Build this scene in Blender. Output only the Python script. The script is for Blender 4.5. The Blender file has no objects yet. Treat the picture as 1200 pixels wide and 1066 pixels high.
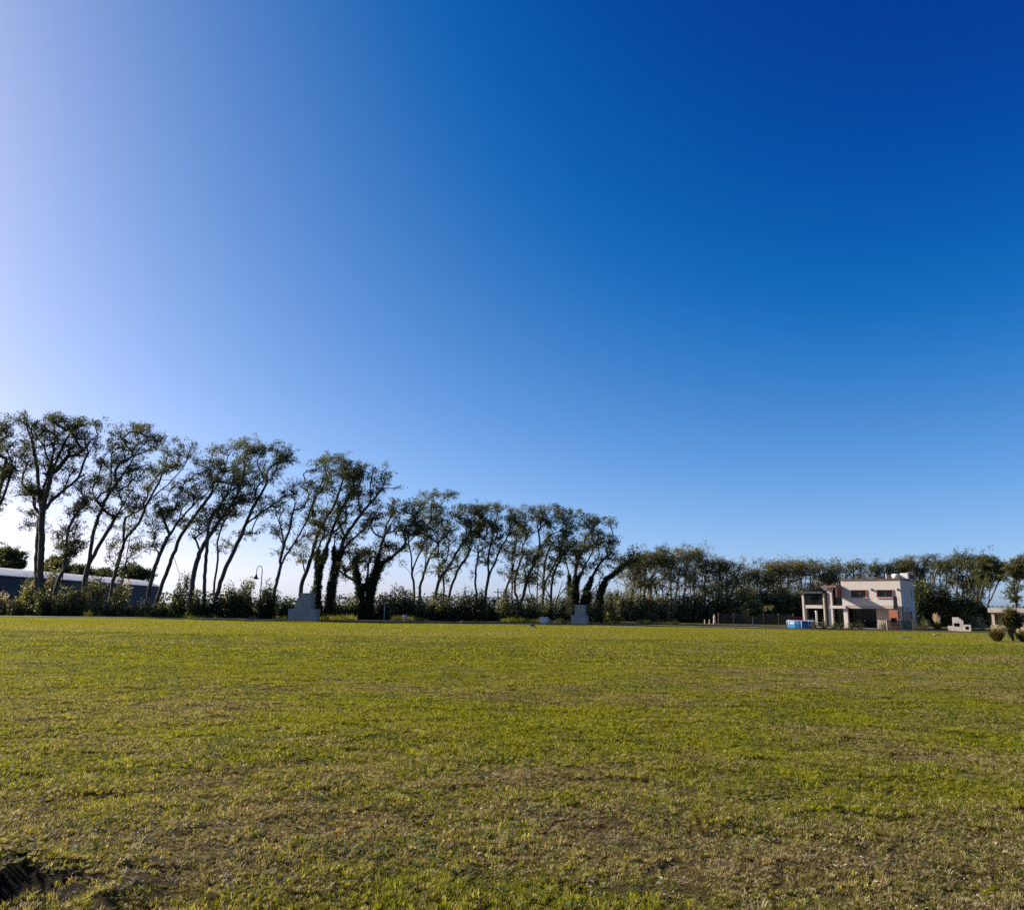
import bpy, math, random
import numpy as np
from mathutils import Matrix, Vector
R = math.radians
SC = bpy.context.scene
COL = SC.collection
rng = np.random.default_rng(7)
random.seed(7)

# ------------------------------------------------------------------ camera
EYE = 1.75
F = 900.0                      # focal length, in pixels of the 1200 px wide photograph
PITCH, ROLL = math.atan(178 / F), R(0.75)
CAMM = (Matrix.Rotation(R(90) + PITCH, 4, 'X') @ Matrix.Rotation(ROLL, 4, 'Z')).to_3x3()
CM = np.array(CAMM)
CAMP = np.array([0, 0, EYE])
cam = bpy.data.cameras.new("camera")
cam.sensor_fit = 'HORIZONTAL'; cam.sensor_width = 36; cam.lens = 36 * F / 1200
cam.clip_start = 0.1; cam.clip_end = 6000
co = bpy.data.objects.new("camera", cam); COL.objects.link(co)
co.matrix_world = Matrix.Translation((0, 0, EYE)) @ CAMM.to_4x4()
SC.camera = co

def ray(px, py):
    return CM @ np.array([(px - 600) / F, -(py - 533) / F, -1.0])
def at(px, py, Y):             # the point that stands Y metres in front, in that direction
    d = ray(px, py); return CAMP + d * (Y / d[1])
def proj(p):
    c = CM.T @ (np.asarray(p, float) - CAMP)
    return 600 + F * c[0] / -c[2], 533 - F * c[1] / -c[2]

# ------------------------------------------------------------------ noise and terrain
def _hash(ix, iy, s):
    h = (ix.astype(np.int64) * 374761393 + iy.astype(np.int64) * 668265263 + s * 1442695041) & 0xffffffff
    h = ((h ^ (h >> 13)) * 1274126177) & 0xffffffff
    return ((h ^ (h >> 16)) & 0xffff) / 65535.0
def vnoise(x, y, s=0):
    x = np.asarray(x, float); y = np.asarray(y, float)
    ix = np.floor(x); iy = np.floor(y); fx = x - ix; fy = y - iy
    fx = fx * fx * (3 - 2 * fx); fy = fy * fy * (3 - 2 * fy)
    a = _hash(ix, iy, s); b = _hash(ix + 1, iy, s); c = _hash(ix, iy + 1, s); d = _hash(ix + 1, iy + 1, s)
    return (a * (1 - fx) + b * fx) * (1 - fy) + (c * (1 - fx) + d * fx) * fy
def fbm(x, y, s=0, o=4):
    t = 0; a = .5; n = 0
    for k in range(o):
        t = t + a * vnoise(x * 2 ** k, y * 2 ** k, s + k); n += a; a *= .55
    return t / n
def sstep(a, b, x):
    t = np.clip((np.asarray(x, float) - a) / (b - a), 0, 1); return t * t * (3 - 2 * t)

PIT = (-3.40, 5.0)
def pit(x, y):
    dx = (x - PIT[0]); dy = (y - PIT[1])
    wob = .35 * (fbm(x * 2.2, y * 2.2, 91) - .5)
    r = np.sqrt((dx / .90) ** 2 + (dy / .64) ** 2) + wob
    return r
def terrain(x, y, fine=True):
    x = np.asarray(x, float); y = np.asarray(y, float)
    z = -.35 * sstep(0, 45, x) * sstep(30, 90, y)
    z = z + .10 * (fbm(x / 14, y / 14, 3, 2) - .5) * sstep(3, 20, np.hypot(x, y))
    if fine:
        near = 1 - sstep(15, 45, np.hypot(x, y))
        z = z + .055 * (fbm(x / 1.3, y / 1.3, 11, 3) - .5) * near
        z = z + .06 * (fbm(x / .22, y / .22, 17, 2) - .5) * near
        r = pit(x, y)
        z = z - .34 * (1 - sstep(.25, 1.05, r)) + .10 * (fbm(x / .13, y / .13, 95, 2) - .5) * (1 - sstep(.7, 1.2, r)) + .07 * np.exp(-((r - 1.15) / .22) ** 2)
    return z
def ground(px, Y):             # ground point Y metres in front, in the column of that direction
    py = 720
    for _ in range(4):
        p = at(px, py, Y); p[2] = float(terrain(p[0], Y)); py = proj(p)[1]
    return p
def dryness(x, y):             # 0 green, 1 dry straw
    d = np.hypot(x, y)
    n = fbm(x / 2.6, y / 1.7, 31, 4); k = fbm(x / .75, y / .55, 35, 3)
    m = fbm(x / 9, y / 6, 41, 3)
    v = .42 * n + .34 * k + .38 * m - .13
    v = v + .06 * (1 - sstep(6, 13, d)) - .05 * sstep(14, 30, d)
    return np.clip((v - .30) * 2.5, 0, 1)
def bareness(x, y):            # bare dark soil
    n = fbm(x / 1.1, y / .7, 51, 4); b = np.clip((n - .69) * 7, 0, 1) * (1 - sstep(9, 16, np.hypot(x, y)))
    return np.maximum(b, 1 - sstep(.8, 1.25, pit(x, y)))

# ------------------------------------------------------------------ mesh helpers
def link(name, me, mat, parent=None, loc=None):
    o = bpy.data.objects.new(name, me); COL.objects.link(o)
    if mat is not None and not me.materials: me.materials.append(mat)
    if parent is not None: o.parent = parent
    if loc is not None: o.location = loc
    return o
def quads_mesh(name, v, f, tint=None, smooth=False):
    v = np.asarray(v, np.float32); f = np.asarray(f, np.int32); k = f.shape[1]
    me = bpy.data.meshes.new(name)
    me.vertices.add(len(v)); me.vertices.foreach_set('co', v.ravel())
    me.loops.add(f.size); me.loops.foreach_set('vertex_index', f.ravel())
    me.polygons.add(len(f)); me.polygons.foreach_set('loop_start', np.arange(0, f.size, k, dtype=np.int32))
    if smooth: me.polygons.foreach_set('use_smooth', np.ones(len(f), bool))
    if tint is not None:
        a = me.attributes.new('tint', 'FLOAT', 'POINT'); a.data.foreach_set('value', np.asarray(tint, np.float32))
    me.update(calc_edges=True)
    return me
def tag(o, label=None, cat=None, group=None, kind=None):
    if label: o['label'] = label
    if cat: o['category'] = cat
    if group: o['group'] = group
    if kind: o['kind'] = kind
    return o
def empty(name, loc, rz=0, **k):
    o = bpy.data.objects.new(name, None); COL.objects.link(o); o.empty_display_size = .3
    o.location = loc; o.rotation_euler = (0, 0, rz); tag(o, **k); return o

class MB:                      # collects faces, then builds ONE mesh
    def __init__(s): s.v = []; s.f = []
    def add(s, v, f):
        n = len(s.v); s.v += [tuple(map(float, p)) for p in v]; s.f += [tuple(i + n for i in q) for q in f]; return s
    def box(s, x0, x1, y0, y1, z0, z1, rz=0, c=None):
        v = [(x, y, z) for z in (z0, z1) for x, y in ((x0, y0), (x1, y0), (x1, y1), (x0, y1))]
        if rz:
            cx, cy = c or ((x0 + x1) / 2, (y0 + y1) / 2); ca, sa = math.cos(rz), math.sin(rz)
            v = [(cx + (x - cx) * ca - (y - cy) * sa, cy + (x - cx) * sa + (y - cy) * ca, z) for x, y, z in v]
        return s.add(v, [(3, 2, 1, 0), (4, 5, 6, 7), (0, 1, 5, 4), (1, 2, 6, 5), (2, 3, 7, 6), (3, 0, 4, 7)])
    def tube(s, pts, rad, n=8, cap=True):
        pts = [Vector(p) for p in pts]; m = len(pts)
        rad = [rad] * m if isinstance(rad, (int, float)) else rad
        v = []; prev = None
        for i, p in enumerate(pts):
            t = (pts[min(i + 1, m - 1)] - pts[max(i - 1, 0)]).normalized()
            if prev is None: prev = t.orthogonal().normalized()
            a = (prev - t * prev.dot(t)).normalized(); b = t.cross(a); prev = a
            v += [p + (a * math.cos(2 * math.pi * k / n) + b * math.sin(2 * math.pi * k / n)) * rad[i] for k in range(n)]
        f = [(i * n + k, i * n + (k + 1) % n, (i + 1) * n + (k + 1) % n, (i + 1) * n + k) for i in range(m - 1) for k in range(n)]
        if cap: f += [tuple(range(n - 1, -1, -1)), tuple(range((m - 1) * n, m * n))]
        return s.add(v, f)
    def lathe(s, prof, n=24, c=(0, 0, 0)):
        v = [(c[0] + r * math.cos(2 * math.pi * k / n), c[1] + r * math.sin(2 * math.pi * k / n), c[2] + z) for r, z in prof for k in range(n)]
        f = [(i * n + k, i * n + (k + 1) % n, (i + 1) * n + (k + 1) % n, (i + 1) * n + k) for i in range(len(prof) - 1) for k in range(n)]
        return s.add(v, f)
    def wall(s, x0, x1, z0, z1, y0, y1, holes=(), axis='x'):
        xs = sorted({x0, x1, *[h[0] for h in holes], *[h[1] for h in holes]}); zs = sorted({z0, z1, *[h[2] for h in holes], *[h[3] for h in holes]})
        xs = [x for x in xs if x0 <= x <= x1]; zs = [z for z in zs if z0 <= z <= z1]
        nx, nz = len(xs) - 1, len(zs) - 1
        def solid(i, j):
            if not (0 <= i < nx and 0 <= j < nz): return False
            cx, cz = (xs[i] + xs[i + 1]) / 2, (zs[j] + zs[j + 1]) / 2
            return not any(h[0] < cx < h[1] and h[2] < cz < h[3] for h in holes)
        P = (lambda x, y, z: (x, y, z)) if axis == 'x' else (lambda x, y, z: (y, x, z))
        for i in range(nx):
            for j in range(nz):
                if not solid(i, j): continue
                a, b, c, d = xs[i], xs[i + 1], zs[j], zs[j + 1]
                q = [[P(a, y0, c), P(b, y0, c), P(b, y0, d), P(a, y0, d)], [P(b, y1, c), P(a, y1, c), P(a, y1, d), P(b, y1, d)]]
                if not solid(i - 1, j): q.append([P(a, y1, c), P(a, y0, c), P(a, y0, d), P(a, y1, d)])
                if not solid(i + 1, j): q.append([P(b, y0, c), P(b, y1, c), P(b, y1, d), P(b, y0, d)])
                if not solid(i, j - 1): q.append([P(a, y0, c), P(a, y1, c), P(b, y1, c), P(b, y0, c)])
                if not solid(i, j + 1): q.append([P(a, y0, d), P(b, y0, d), P(b, y1, d), P(a, y1, d)])
                for w in q: s.add(w, [(0, 1, 2, 3)])
        return s
    def build(s, name, mat, parent=None, smooth=False, bevel=0, **k):
        me = bpy.data.meshes.new(name); me.from_pydata(s.v, [], s.f)
        if smooth: me.polygons.foreach_set('use_smooth', np.ones(len(me.polygons), bool))
        me.update(); o = link(name, me, mat, parent)
        if bevel:
            b = o.modifiers.new('bevel', 'BEVEL'); b.width = bevel; b.segments = 2; b.limit_method = 'ANGLE'
        return tag(o, **k)
def mesh_thing(mb, name, mat, loc, rz=0, smooth=False, bevel=0, **k):
    o = mb.build(name, mat, None, smooth, bevel, **k); o.location = loc; o.rotation_euler = (0, 0, rz); return o

# ------------------------------------------------------------------ materials
def newmat(name):
    m = bpy.data.materials.new(name); m.use_nodes = True
    nt = m.node_tree; b = nt.nodes['Principled BSDF']; return m, nt, b
def N(nt, t, **k):
    n = nt.nodes.new(t)
    for a, v in k.items():
        if hasattr(n, a): setattr(n, a, v)
        else: n.inputs[a].default_value = v
    return n
def L(nt, a, b): nt.links.new(a, b)
def ramp(nt, stops, interp='LINEAR'):
    r = nt.nodes.new('ShaderNodeValToRGB'); r.color_ramp.interpolation = interp
    e = r.color_ramp.elements
    while len(e) < len(stops): e.new(.5)
    for q, (p, c) in zip(e, stops): q.position = p; q.color = (*c, 1)
    return r
def surf(name, col, rough=.8, var=.25, scale=3.0, bump=.15, metal=0, spec=.4, dirt=None, fine=40):
    m, nt, b = newmat(name)
    tc = N(nt, 'ShaderNodeTexCoord')
    n1 = N(nt, 'ShaderNodeTexNoise', Scale=scale, Detail=6.0, Roughness=.65); L(nt, tc.outputs['Object'], n1.inputs['Vector'])
    n2 = N(nt, 'ShaderNodeTexNoise', Scale=fine, Detail=3.0); L(nt, tc.outputs['Object'], n2.inputs['Vector'])
    lo = tuple(c * (1 - var) for c in col) if dirt is None else dirt
    r = ramp(nt, [(.3, lo), (.62, col)]); L(nt, n1.outputs['Fac'], r.inputs[0])
    L(nt, r.outputs[0], b.inputs['Base Color'])
    bp = N(nt, 'ShaderNodeBump', Strength=bump, Distance=.02); L(nt, n2.outputs['Fac'], bp.inputs['Height']); L(nt, bp.outputs[0], b.inputs['Normal'])
    b.inputs['Roughness'].default_value = rough; b.inputs['Metallic'].default_value = metal; b.inputs['Specular IOR Level'].default_value = spec
    return m
def leafmat(name, stops, trans=.35, rough=.42, spec=.5):
    m, nt, b = newmat(name)
    at_ = N(nt, 'ShaderNodeAttribute', attribute_name='tint')
    r = ramp(nt, stops); L(nt, at_.outputs['Fac'], r.inputs[0])
    L(nt, r.outputs[0], b.inputs['Base Color']); b.inputs['Roughness'].default_value = rough; b.inputs['Specular IOR Level'].default_value = spec
    t = N(nt, 'ShaderNodeBsdfTranslucent'); mixc = N(nt, 'ShaderNodeMix', data_type='RGBA', blend_type='MULTIPLY')
    mixc.inputs[0].default_value = 1; L(nt, r.outputs[0], mixc.inputs[6]); mixc.inputs[7].default_value = (1.5, 1.4, .7, 1)
    L(nt, mixc.outputs[2], t.inputs['Color'])
    mx = N(nt, 'ShaderNodeMixShader'); mx.inputs[0].default_value = trans
    L(nt, b.outputs[0], mx.inputs[1]); L(nt, t.outputs[0], mx.inputs[2]); L(nt, mx.outputs[0], nt.nodes['Material Output'].inputs['Surface'])
    return m
M = {}
M['bark'] = surf('bark', (.085, .068, .052), .9, .5, 1.5, .6, fine=9)
M['leaf'] = leafmat('tree_leaf', [(0, (.028, .040, .014)), (.40, (.060, .075, .024)), (.70, (.12, .112, .034)), (1, (.17, .115, .045))], .42, .5, .25)
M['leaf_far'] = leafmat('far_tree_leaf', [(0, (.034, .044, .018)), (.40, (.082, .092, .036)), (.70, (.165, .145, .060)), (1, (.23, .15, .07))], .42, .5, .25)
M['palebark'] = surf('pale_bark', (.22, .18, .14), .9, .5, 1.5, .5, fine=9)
M['ivy'] = leafmat('ivy_leaf', [(0, (.012, .020, .007)), (.6, (.035, .050, .014)), (1, (.08, .095, .026))], .25, .5, .25)
M['bushleaf'] = leafmat('bush_leaf', [(0, (.016, .024, .009)), (.32, (.042, .054, .016)), (.60, (.11, .12, .032)), (.85, (.27, .24, .11)), (1, (.50, .42, .30))], .40, .45, .4)
M['farleaf'] = leafmat('far_leaf', [(0, (.03, .04, .018)), (1, (.07, .075, .035))], .25)
M['pampas'] = leafmat('pampas_blade', [(0, (.035, .04, .012)), (.5, (.10, .10, .034)), (1, (.27, .22, .09))], .35)
M['plume'] = leafmat('pampas_plume', [(0, (.42, .33, .22)), (1, (.68, .58, .44))], .4, .7, .2)
M['stucco'] = surf('stucco', (.60, .51, .435), .9, .10, .8, .12, fine=60)
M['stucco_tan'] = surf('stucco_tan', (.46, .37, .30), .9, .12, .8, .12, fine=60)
M['concrete'] = surf('weathered_concrete', (.36, .325, .28), .85, .35, 1.6, .2, fine=30)
M['trim'] = surf('roof_trim', (.16, .085, .06), .7, .3, 2)
M['orange'] = surf('orange_roof', (.26, .115, .06), .75, .3, 2.5)
M['brick'] = surf('orange_brick', (.40, .14, .065), .85, .3, 5, .4)
M['darkroof'] = surf('dark_roof', (.05, .05, .055), .7, .3)
M['frame'] = surf('red_brown_frame', (.22, .075, .055), .5, .2)
M['blackmetal'] = surf('black_metal', (.012, .012, .013), .7, .3, spec=.15)
M['greymetal'] = surf('grey_metal', (.22, .23, .23), .5, .3, metal=.5)
M['white'] = surf('white_paint', (.76, .70, .62), .6, .1)
M['wood'] = surf('weathered_wood', (.20, .15, .11), .85, .4, 3, .4)
M['palewood'] = surf('pale_stake', (.42, .36, .28), .85, .3, 3)
M['blue'] = surf('blue_liner', (.012, .15, .38), .4, .2, 2)
M['bluetarp'] = surf('blue_tarp', (.08, .11, .24), .6, .3, 2)
M['red'] = surf('red_cloth', (.30, .05, .05), .8, .3, 2)
M['water'] = surf('pool_water', (.03, .16, .30), .05, .1)
M['greennet'] = surf('green_net', (.05, .10, .075), .8, .4, 2)
M['darknet'] = surf('dark_net', (.03, .032, .03), .9, .4, 2)
def glassmat():
    m, nt, b = newmat('dark_glass'); b.inputs['Base Color'].default_value = (.006, .009, .009, 1); b.inputs['Roughness'].default_value = .08
    b.inputs['Specular IOR Level'].default_value = .22; return m
M['glass'] = glassmat()
def sheetmetal(name, col, rough, metal, ax, per):
    m, nt, b = newmat(name)
    tc = N(nt, 'ShaderNodeTexCoord'); w = N(nt, 'ShaderNodeTexWave', wave_type='BANDS', bands_direction=ax); w.inputs['Scale'].default_value = per
    L(nt, tc.outputs['Object'], w.inputs['Vector'])
    n1 = N(nt, 'ShaderNodeTexNoise', Scale=.35, Detail=6.0); L(nt, tc.outputs['Object'], n1.inputs['Vector'])
    r = ramp(nt, [(.3, tuple(c * .72 for c in col)), (.65, col)]); L(nt, n1.outputs['Fac'], r.inputs[0]); L(nt, r.outputs[0], b.inputs['Base Color'])
    bp = N(nt, 'ShaderNodeBump', Strength=.6, Distance=.05); L(nt, w.outputs['Fac'], bp.inputs['Height']); L(nt, bp.outputs[0], b.inputs['Normal'])
    b.inputs['Roughness'].default_value = rough; b.inputs['Metallic'].default_value = metal; return m
M['shedroof'] = sheetmetal('shed_roof_sheet', (.74, .67, .62), .6, .0, 'X', 1.2)
M['shedwall'] = sheetmetal('shed_wall_sheet', (.026, .030, .046), .7, .0, 'X', .8)

# ------------------------------------------------------------------ sun and sky
SUN_AZ, SUN_EL = R(-70), R(27)            # to the left of the view, low
SD = Vector((math.sin(SUN_AZ) * math.cos(SUN_EL), math.cos(SUN_AZ) * math.cos(SUN_EL), math.sin(SUN_EL)))
w = bpy.data.worlds.new("World"); SC.world = w; w.use_nodes = True
nt = w.node_tree; bg = nt.nodes['Background']
sky = N(nt, 'ShaderNodeTexSky', sky_type='NISHITA', sun_disc=False)
sky.sun_elevation = SUN_EL; sky.sun_rotation = SUN_AZ % (2 * math.pi)
sky.altitude = 0; sky.air_density = .55; sky.dust_density = 1.0; sky.ozone_density = 2.0
sep = N(nt, 'ShaderNodeSeparateColor'); cmb = N(nt, 'ShaderNodeCombineColor'); L(nt, sky.outputs[0], sep.inputs[0])
out = []
for k, (off, dd, g_, gain) in enumerate(((.08, .01, 1.0, 2.04), (.08, .02, .8, 1.56), (.10, .01, .6, 1.57))):   # contrast of the sky's three colours, with a soft toe
    def mth(op, a_, b_=None):
        q_ = N(nt, 'ShaderNodeMath', operation=op)
        for i_, v_ in enumerate((a_, b_)):
            if v_ is None: continue
            if isinstance(v_, (int, float)): q_.inputs[i_].default_value = v_
            else: L(nt, v_, q_.inputs[i_])
        return q_.outputs[0]
    u = mth('SUBTRACT', mth('MULTIPLY', sep.outputs[k], .1), off)
    rt = mth('SQRT', mth('ADD', mth('MULTIPLY', u, u), dd * dd))
    out.append(mth('MULTIPLY', mth('POWER', mth('MULTIPLY', mth('ADD', u, rt), .5), g_), gain * 10))
gg = mth('MINIMUM', out[1], mth('MULTIPLY', out[2], .985)); rr_ = mth('MINIMUM', out[0], mth('MULTIPLY', gg, .975))
for k, c in enumerate((rr_, gg, out[2])): L(nt, c, cmb.inputs[k])
L(nt, cmb.outputs[0], bg.inputs['Color'])
EXPO = 1.0
bg.inputs['Strength'].default_value = 0.10 / 2 ** EXPO
sl = bpy.data.lights.new("sun", 'SUN'); sl.energy = 4.6; sl.angle = R(.5); sl.color = (1, .93, .82)
so = bpy.data.objects.new("sun", sl); COL.objects.link(so); so.location = (-40, 10, 40)
so.rotation_euler = SD.to_track_quat('Z', 'Y').to_euler()
SC.view_settings.view_transform = 'Standard'; SC.view_settings.look = 'None'
SC.view_settings.exposure = EXPO; SC.view_settings.gamma = 1; SC.view_settings.use_curve_mapping = False
SC.cycles.use_denoising = False; SC.cycles.max_bounces = 6; SC.cycles.diffuse_bounces = 3; SC.cycles.glossy_bounces = 3; SC.cycles.transmission_bounces = 4
SC.cycles.transparent_max_bounces = 6

# ------------------------------------------------------------------ ground: one sheet to the horizon
def axis_lin(stops):           # list of (start, step) ... end
    a = []
    for (s, st), (e, _) in zip(stops[:-1], stops[1:]): a += list(np.arange(s, e - 1e-6, st))
    return np.array(a + [stops[-1][0]])
gx = axis_lin([(0, .06), (4.2, .10), (7, .25), (12, .6), (24, 1.5), (60, 4), (140, 20), (400, 150), (3100, 0)])
gx = np.concatenate([-gx[:0:-1], gx])
gy = axis_lin([(-3000, 300), (-300, 60), (-60, 10), (-10, 2), (0, .5), (3, .10), (4.2, .06), (8, .09), (13, .25), (24, .6), (60, 1.2), (125, 6), (245, 30), (605, 200), (4600, 0)])
X, Y = np.meshgrid(gx, gy); Z = terrain(X, Y)
nx, ny = len(gx), len(gy)
V = np.stack([X, Y, Z], -1).reshape(-1, 3)
i, j = np.meshgrid(np.arange(nx - 1), np.arange(ny - 1)); q = (j * nx + i).ravel()
gme = quads_mesh('ground', V, np.stack([q, q + 1, q + nx + 1, q + nx], 1), smooth=True)
for nm, fn in (('dry', dryness), ('bare', bareness)):
    a = gme.attributes.new(nm, 'FLOAT', 'POINT'); a.data.foreach_set('value', fn(X, Y).ravel().astype(np.float32))
m, nt, b = newmat('turf_and_soil')
geo = N(nt, 'ShaderNodeNewGeometry')
ad = N(nt, 'ShaderNodeAttribute', attribute_name='dry'); ab = N(nt, 'ShaderNodeAttribute', attribute_name='bare')
n1 = N(nt, 'ShaderNodeTexNoise', Scale=9.0, Detail=8.0, Roughness=.75); L(nt, geo.outputs['Position'], n1.inputs['Vector'])
n2 = N(nt, 'ShaderNodeTexNoise', Scale=38.0, Detail=5.0, Roughness=.7); L(nt, geo.outputs['Position'], n2.inputs['Vector'])
g = ramp(nt, [(.3, (.035, .035, .004)), (.7, (.13, .125, .010))]); L(nt, n1.outputs['Fac'], g.inputs[0])
d = ramp(nt, [(.3, (.060, .038, .016)), (.7, (.20, .135, .055))]); L(nt, n1.outputs['Fac'], d.inputs[0])
s = ramp(nt, [(.3, (.008, .006, .005)), (.75, (.030, .021, .015))]); L(nt, n2.outputs['Fac'], s.inputs[0])
m1 = N(nt, 'ShaderNodeMix', data_type='RGBA'); L(nt, ad.outputs['Fac'], m1.inputs[0]); L(nt, g.outputs[0], m1.inputs[6]); L(nt, d.outputs[0], m1.inputs[7])
m2 = N(nt, 'ShaderNodeMix', data_type='RGBA'); L(nt, ab.outputs['Fac'], m2.inputs[0]); L(nt, m1.outputs[2], m2.inputs[6]); L(nt, s.outputs[0], m2.inputs[7])
n3 = N(nt, 'ShaderNodeTexNoise', Scale=120.0, Detail=4.0, Roughness=.8); L(nt, geo.outputs['Position'], n3.inputs['Vector'])
spk = ramp(nt, [(.38, (.15, .14, .13)), (.48, (.8, .8, .78)), (.57, (1.4, 1.33, 1.2)), (.64, (3.2, 2.9, 2.4))]); L(nt, n3.outputs['Fac'], spk.inputs[0])
m3 = N(nt, 'ShaderNodeMix', data_type='RGBA', blend_type='MULTIPLY'); m3.inputs[0].default_value = 1; L(nt, m2.outputs[2], m3.inputs[6]); L(nt, spk.outputs[0], m3.inputs[7])
L(nt, m3.outputs[2], b.inputs['Base Color'])
hgt = N(nt, 'ShaderNodeMath', operation='ADD'); L(nt, n2.outputs['Fac'], hgt.inputs[0]); L(nt, n3.outputs['Fac'], hgt.inputs[1])
bp = N(nt, 'ShaderNodeBump', Strength=1.0, Distance=.035); L(nt, hgt.outputs[0], bp.inputs['Height']); L(nt, bp.outputs[0], b.inputs['Normal'])
b.inputs['Roughness'].default_value = 1; b.inputs['Specular IOR Level'].default_value = .1
tag(link('ground', gme, m), kind='structure')

# ------------------------------------------------------------------ grass and weeds (nobody could count them)
def grassmat():
    m, nt, b = newmat('grass_blade')
    ti = N(nt, 'ShaderNodeAttribute', attribute_name='tint'); to = N(nt, 'ShaderNodeAttribute', attribute_name='tone')
    dr = N(nt, 'ShaderNodeAttribute', attribute_type='INSTANCER', attribute_name='dry')
    gr = ramp(nt, GREEN); L(nt, to.outputs['Fac'], gr.inputs[0])
    st = ramp(nt, STRAW); L(nt, to.outputs['Fac'], st.inputs[0])
    sub = N(nt, 'ShaderNodeMath', operation='SUBTRACT'); L(nt, dr.outputs['Fac'], sub.inputs[0]); L(nt, ti.outputs['Fac'], sub.inputs[1])
    mr = N(nt, 'ShaderNodeMapRange'); mr.inputs[1].default_value = -.18; mr.inputs[2].default_value = .18; L(nt, sub.outputs[0], mr.inputs[0])
    mc = N(nt, 'ShaderNodeMix', data_type='RGBA'); L(nt, mr.outputs[0], mc.inputs[0]); L(nt, gr.outputs[0], mc.inputs[6]); L(nt, st.outputs[0], mc.inputs[7])
    L(nt, mc.outputs[2], b.inputs['Base Color']); b.inputs['Roughness'].default_value = .55; b.inputs['Specular IOR Level'].default_value = .12
    t = N(nt, 'ShaderNodeBsdfTranslucent'); mm = N(nt, 'ShaderNodeMix', data_type='RGBA', blend_type='MULTIPLY'); mm.inputs[0].default_value = 1
    L(nt, mc.outputs[2], mm.inputs[6]); mm.inputs[7].default_value = (1.45, 1.4, .6, 1); L(nt, mm.outputs[2], t.inputs['Color'])
    mx = N(nt, 'ShaderNodeMixShader'); mx.inputs[0].default_value = .45
    L(nt, b.outputs[0], mx.inputs[1]); L(nt, t.outputs[0], mx.inputs[2]); L(nt, mx.outputs[0], nt.nodes['Material Output'].inputs['Surface'])
    return m
GREEN = [(0, (.030, .040, .003)), (.35, (.14, .150, .006)), (.75, (.33, .315, .014)), (1, (.56, .52, .12))]
STRAW = [(0, (.045, .030, .014)), (.35, (.19, .140, .066)), (.75, (.42, .33, .175)), (1, (.70, .60, .40))]
M['grass'] = grassmat()
M['weed'] = leafmat('weed_leaf', [(0, (.035, .048, .006)), (.6, (.11, .13, .016)), (1, (.34, .35, .12))], .3, .5, .25)
M['straw'] = leafmat('straw', [(0, (.14, .10, .05)), (1, (.46, .37, .23))], .1, .7, .3)

def blades(n, rad, h, wd, lean, seed, flat=0):
    r = np.random.default_rng(seed)
    m = max(8, n // 16); ang = r.uniform(0, 2 * np.pi, m); rr = rad * np.sqrt(r.uniform(0, 1, m)); own = r.integers(0, m, n)   # blades stand in small tufts
    c = np.stack([rr * np.cos(ang), rr * np.sin(ang), np.zeros(m) - .008], 1)[own] + np.column_stack([r.normal(0, .32 * h, (n, 2)), np.zeros(n)])
    size = r.uniform(.6, 1.35, m)[own]; tone = np.clip(.62 * r.uniform(0, 1, m)[own] + .38 * r.uniform(0, 1, n), 0, 1); dryt = np.clip(.6 * r.uniform(0, 1, m)[own] + .4 * r.uniform(0, 1, n), 0, 1)
    hh = h * r.uniform(.45, 1.15, n) * size; ww = wd * r.uniform(.6, 1.3, n)
    dz = r.uniform(0, 2 * np.pi, n); ln = np.clip(r.normal(lean, .42, n), .05, 1.52) if not flat else r.uniform(1.2, 1.57, n)
    side = np.stack([np.cos(dz), np.sin(dz), np.zeros(n)], 1)
    fw = np.stack([-np.sin(dz), np.cos(dz), np.zeros(n)], 1)
    up = np.array([0, 0, 1.0])
    mid = c + (fw * np.sin(ln * .6)[:, None] + up * np.cos(ln * .6)[:, None]) * (hh * .55)[:, None]
    tip = mid + (fw * np.sin(ln)[:, None] + up * np.cos(ln)[:, None]) * (hh * .5)[:, None]
    s2 = side * ww[:, None] / 2
    v = np.stack([c - s2, c + s2, mid + s2 * .9, mid - s2 * .9, tip + s2 * .25, tip - s2 * .25], 1).reshape(-1, 3)
    k = np.arange(n)[:, None] * 6
    f = np.concatenate([k + [0, 1, 2, 3], k + [3, 2, 4, 5]])
    return v, f, np.repeat(dryt, 6), np.repeat(tone, 6)
def rosettes(n, rad, size, seed):
    r = np.random.default_rng(seed); vs = []; fs = []; ts = []; k = 0
    for _ in range(n):
        a = r.uniform(0, 6.28); d = rad * math.sqrt(r.uniform()); cx, cy = d * math.cos(a), d * math.sin(a)
        m = r.integers(4, 9); a0 = r.uniform(0, 6.28); sz = size * r.uniform(.5, 1.2); t = r.uniform()
        for q in range(m):
            th = a0 + q * 6.28 / m + r.normal(0, .25); l = sz * r.uniform(.7, 1.2); w_ = l * .27; e = r.uniform(-.1, .75); z0 = .012 + r.uniform(0, .02)
            dx, dy = math.cos(th), math.sin(th); ce, se = math.cos(e), math.sin(e)
            p = lambda u, s: (cx + dx * u * ce * l - dy * s * w_, cy + dy * u * ce * l + dx * s * w_, z0 + u * se * l - .25 * l * max(0, u - .5))
            vs += [p(.08, 0), p(.4, -1), p(.75, -.8), p(1, 0), p(.75, .8), p(.4, 1)]; fs += [(k, k + 1, k + 2, k + 3), (k, k + 3, k + 4, k + 5)]; k += 6
            ts += [np.clip(t * .7 + r.uniform(0, .3), 0, 1)] * 6
    return vs, fs, ts
def variants(cname, items, mat):
    c = bpy.data.collections.new(cname)
    for k, it in enumerate(items):
        me = quads_mesh(f'{cname}_{k}', it[0], it[1], it[2])
        if len(it) > 3:
            a = me.attributes.new('tone', 'FLOAT', 'POINT'); a.data.foreach_set('value', np.asarray(it[3], np.float32))
        me.materials.append(mat); c.objects.link(bpy.data.objects.new(f'{cname}_{k}', me))
    return c
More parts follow.
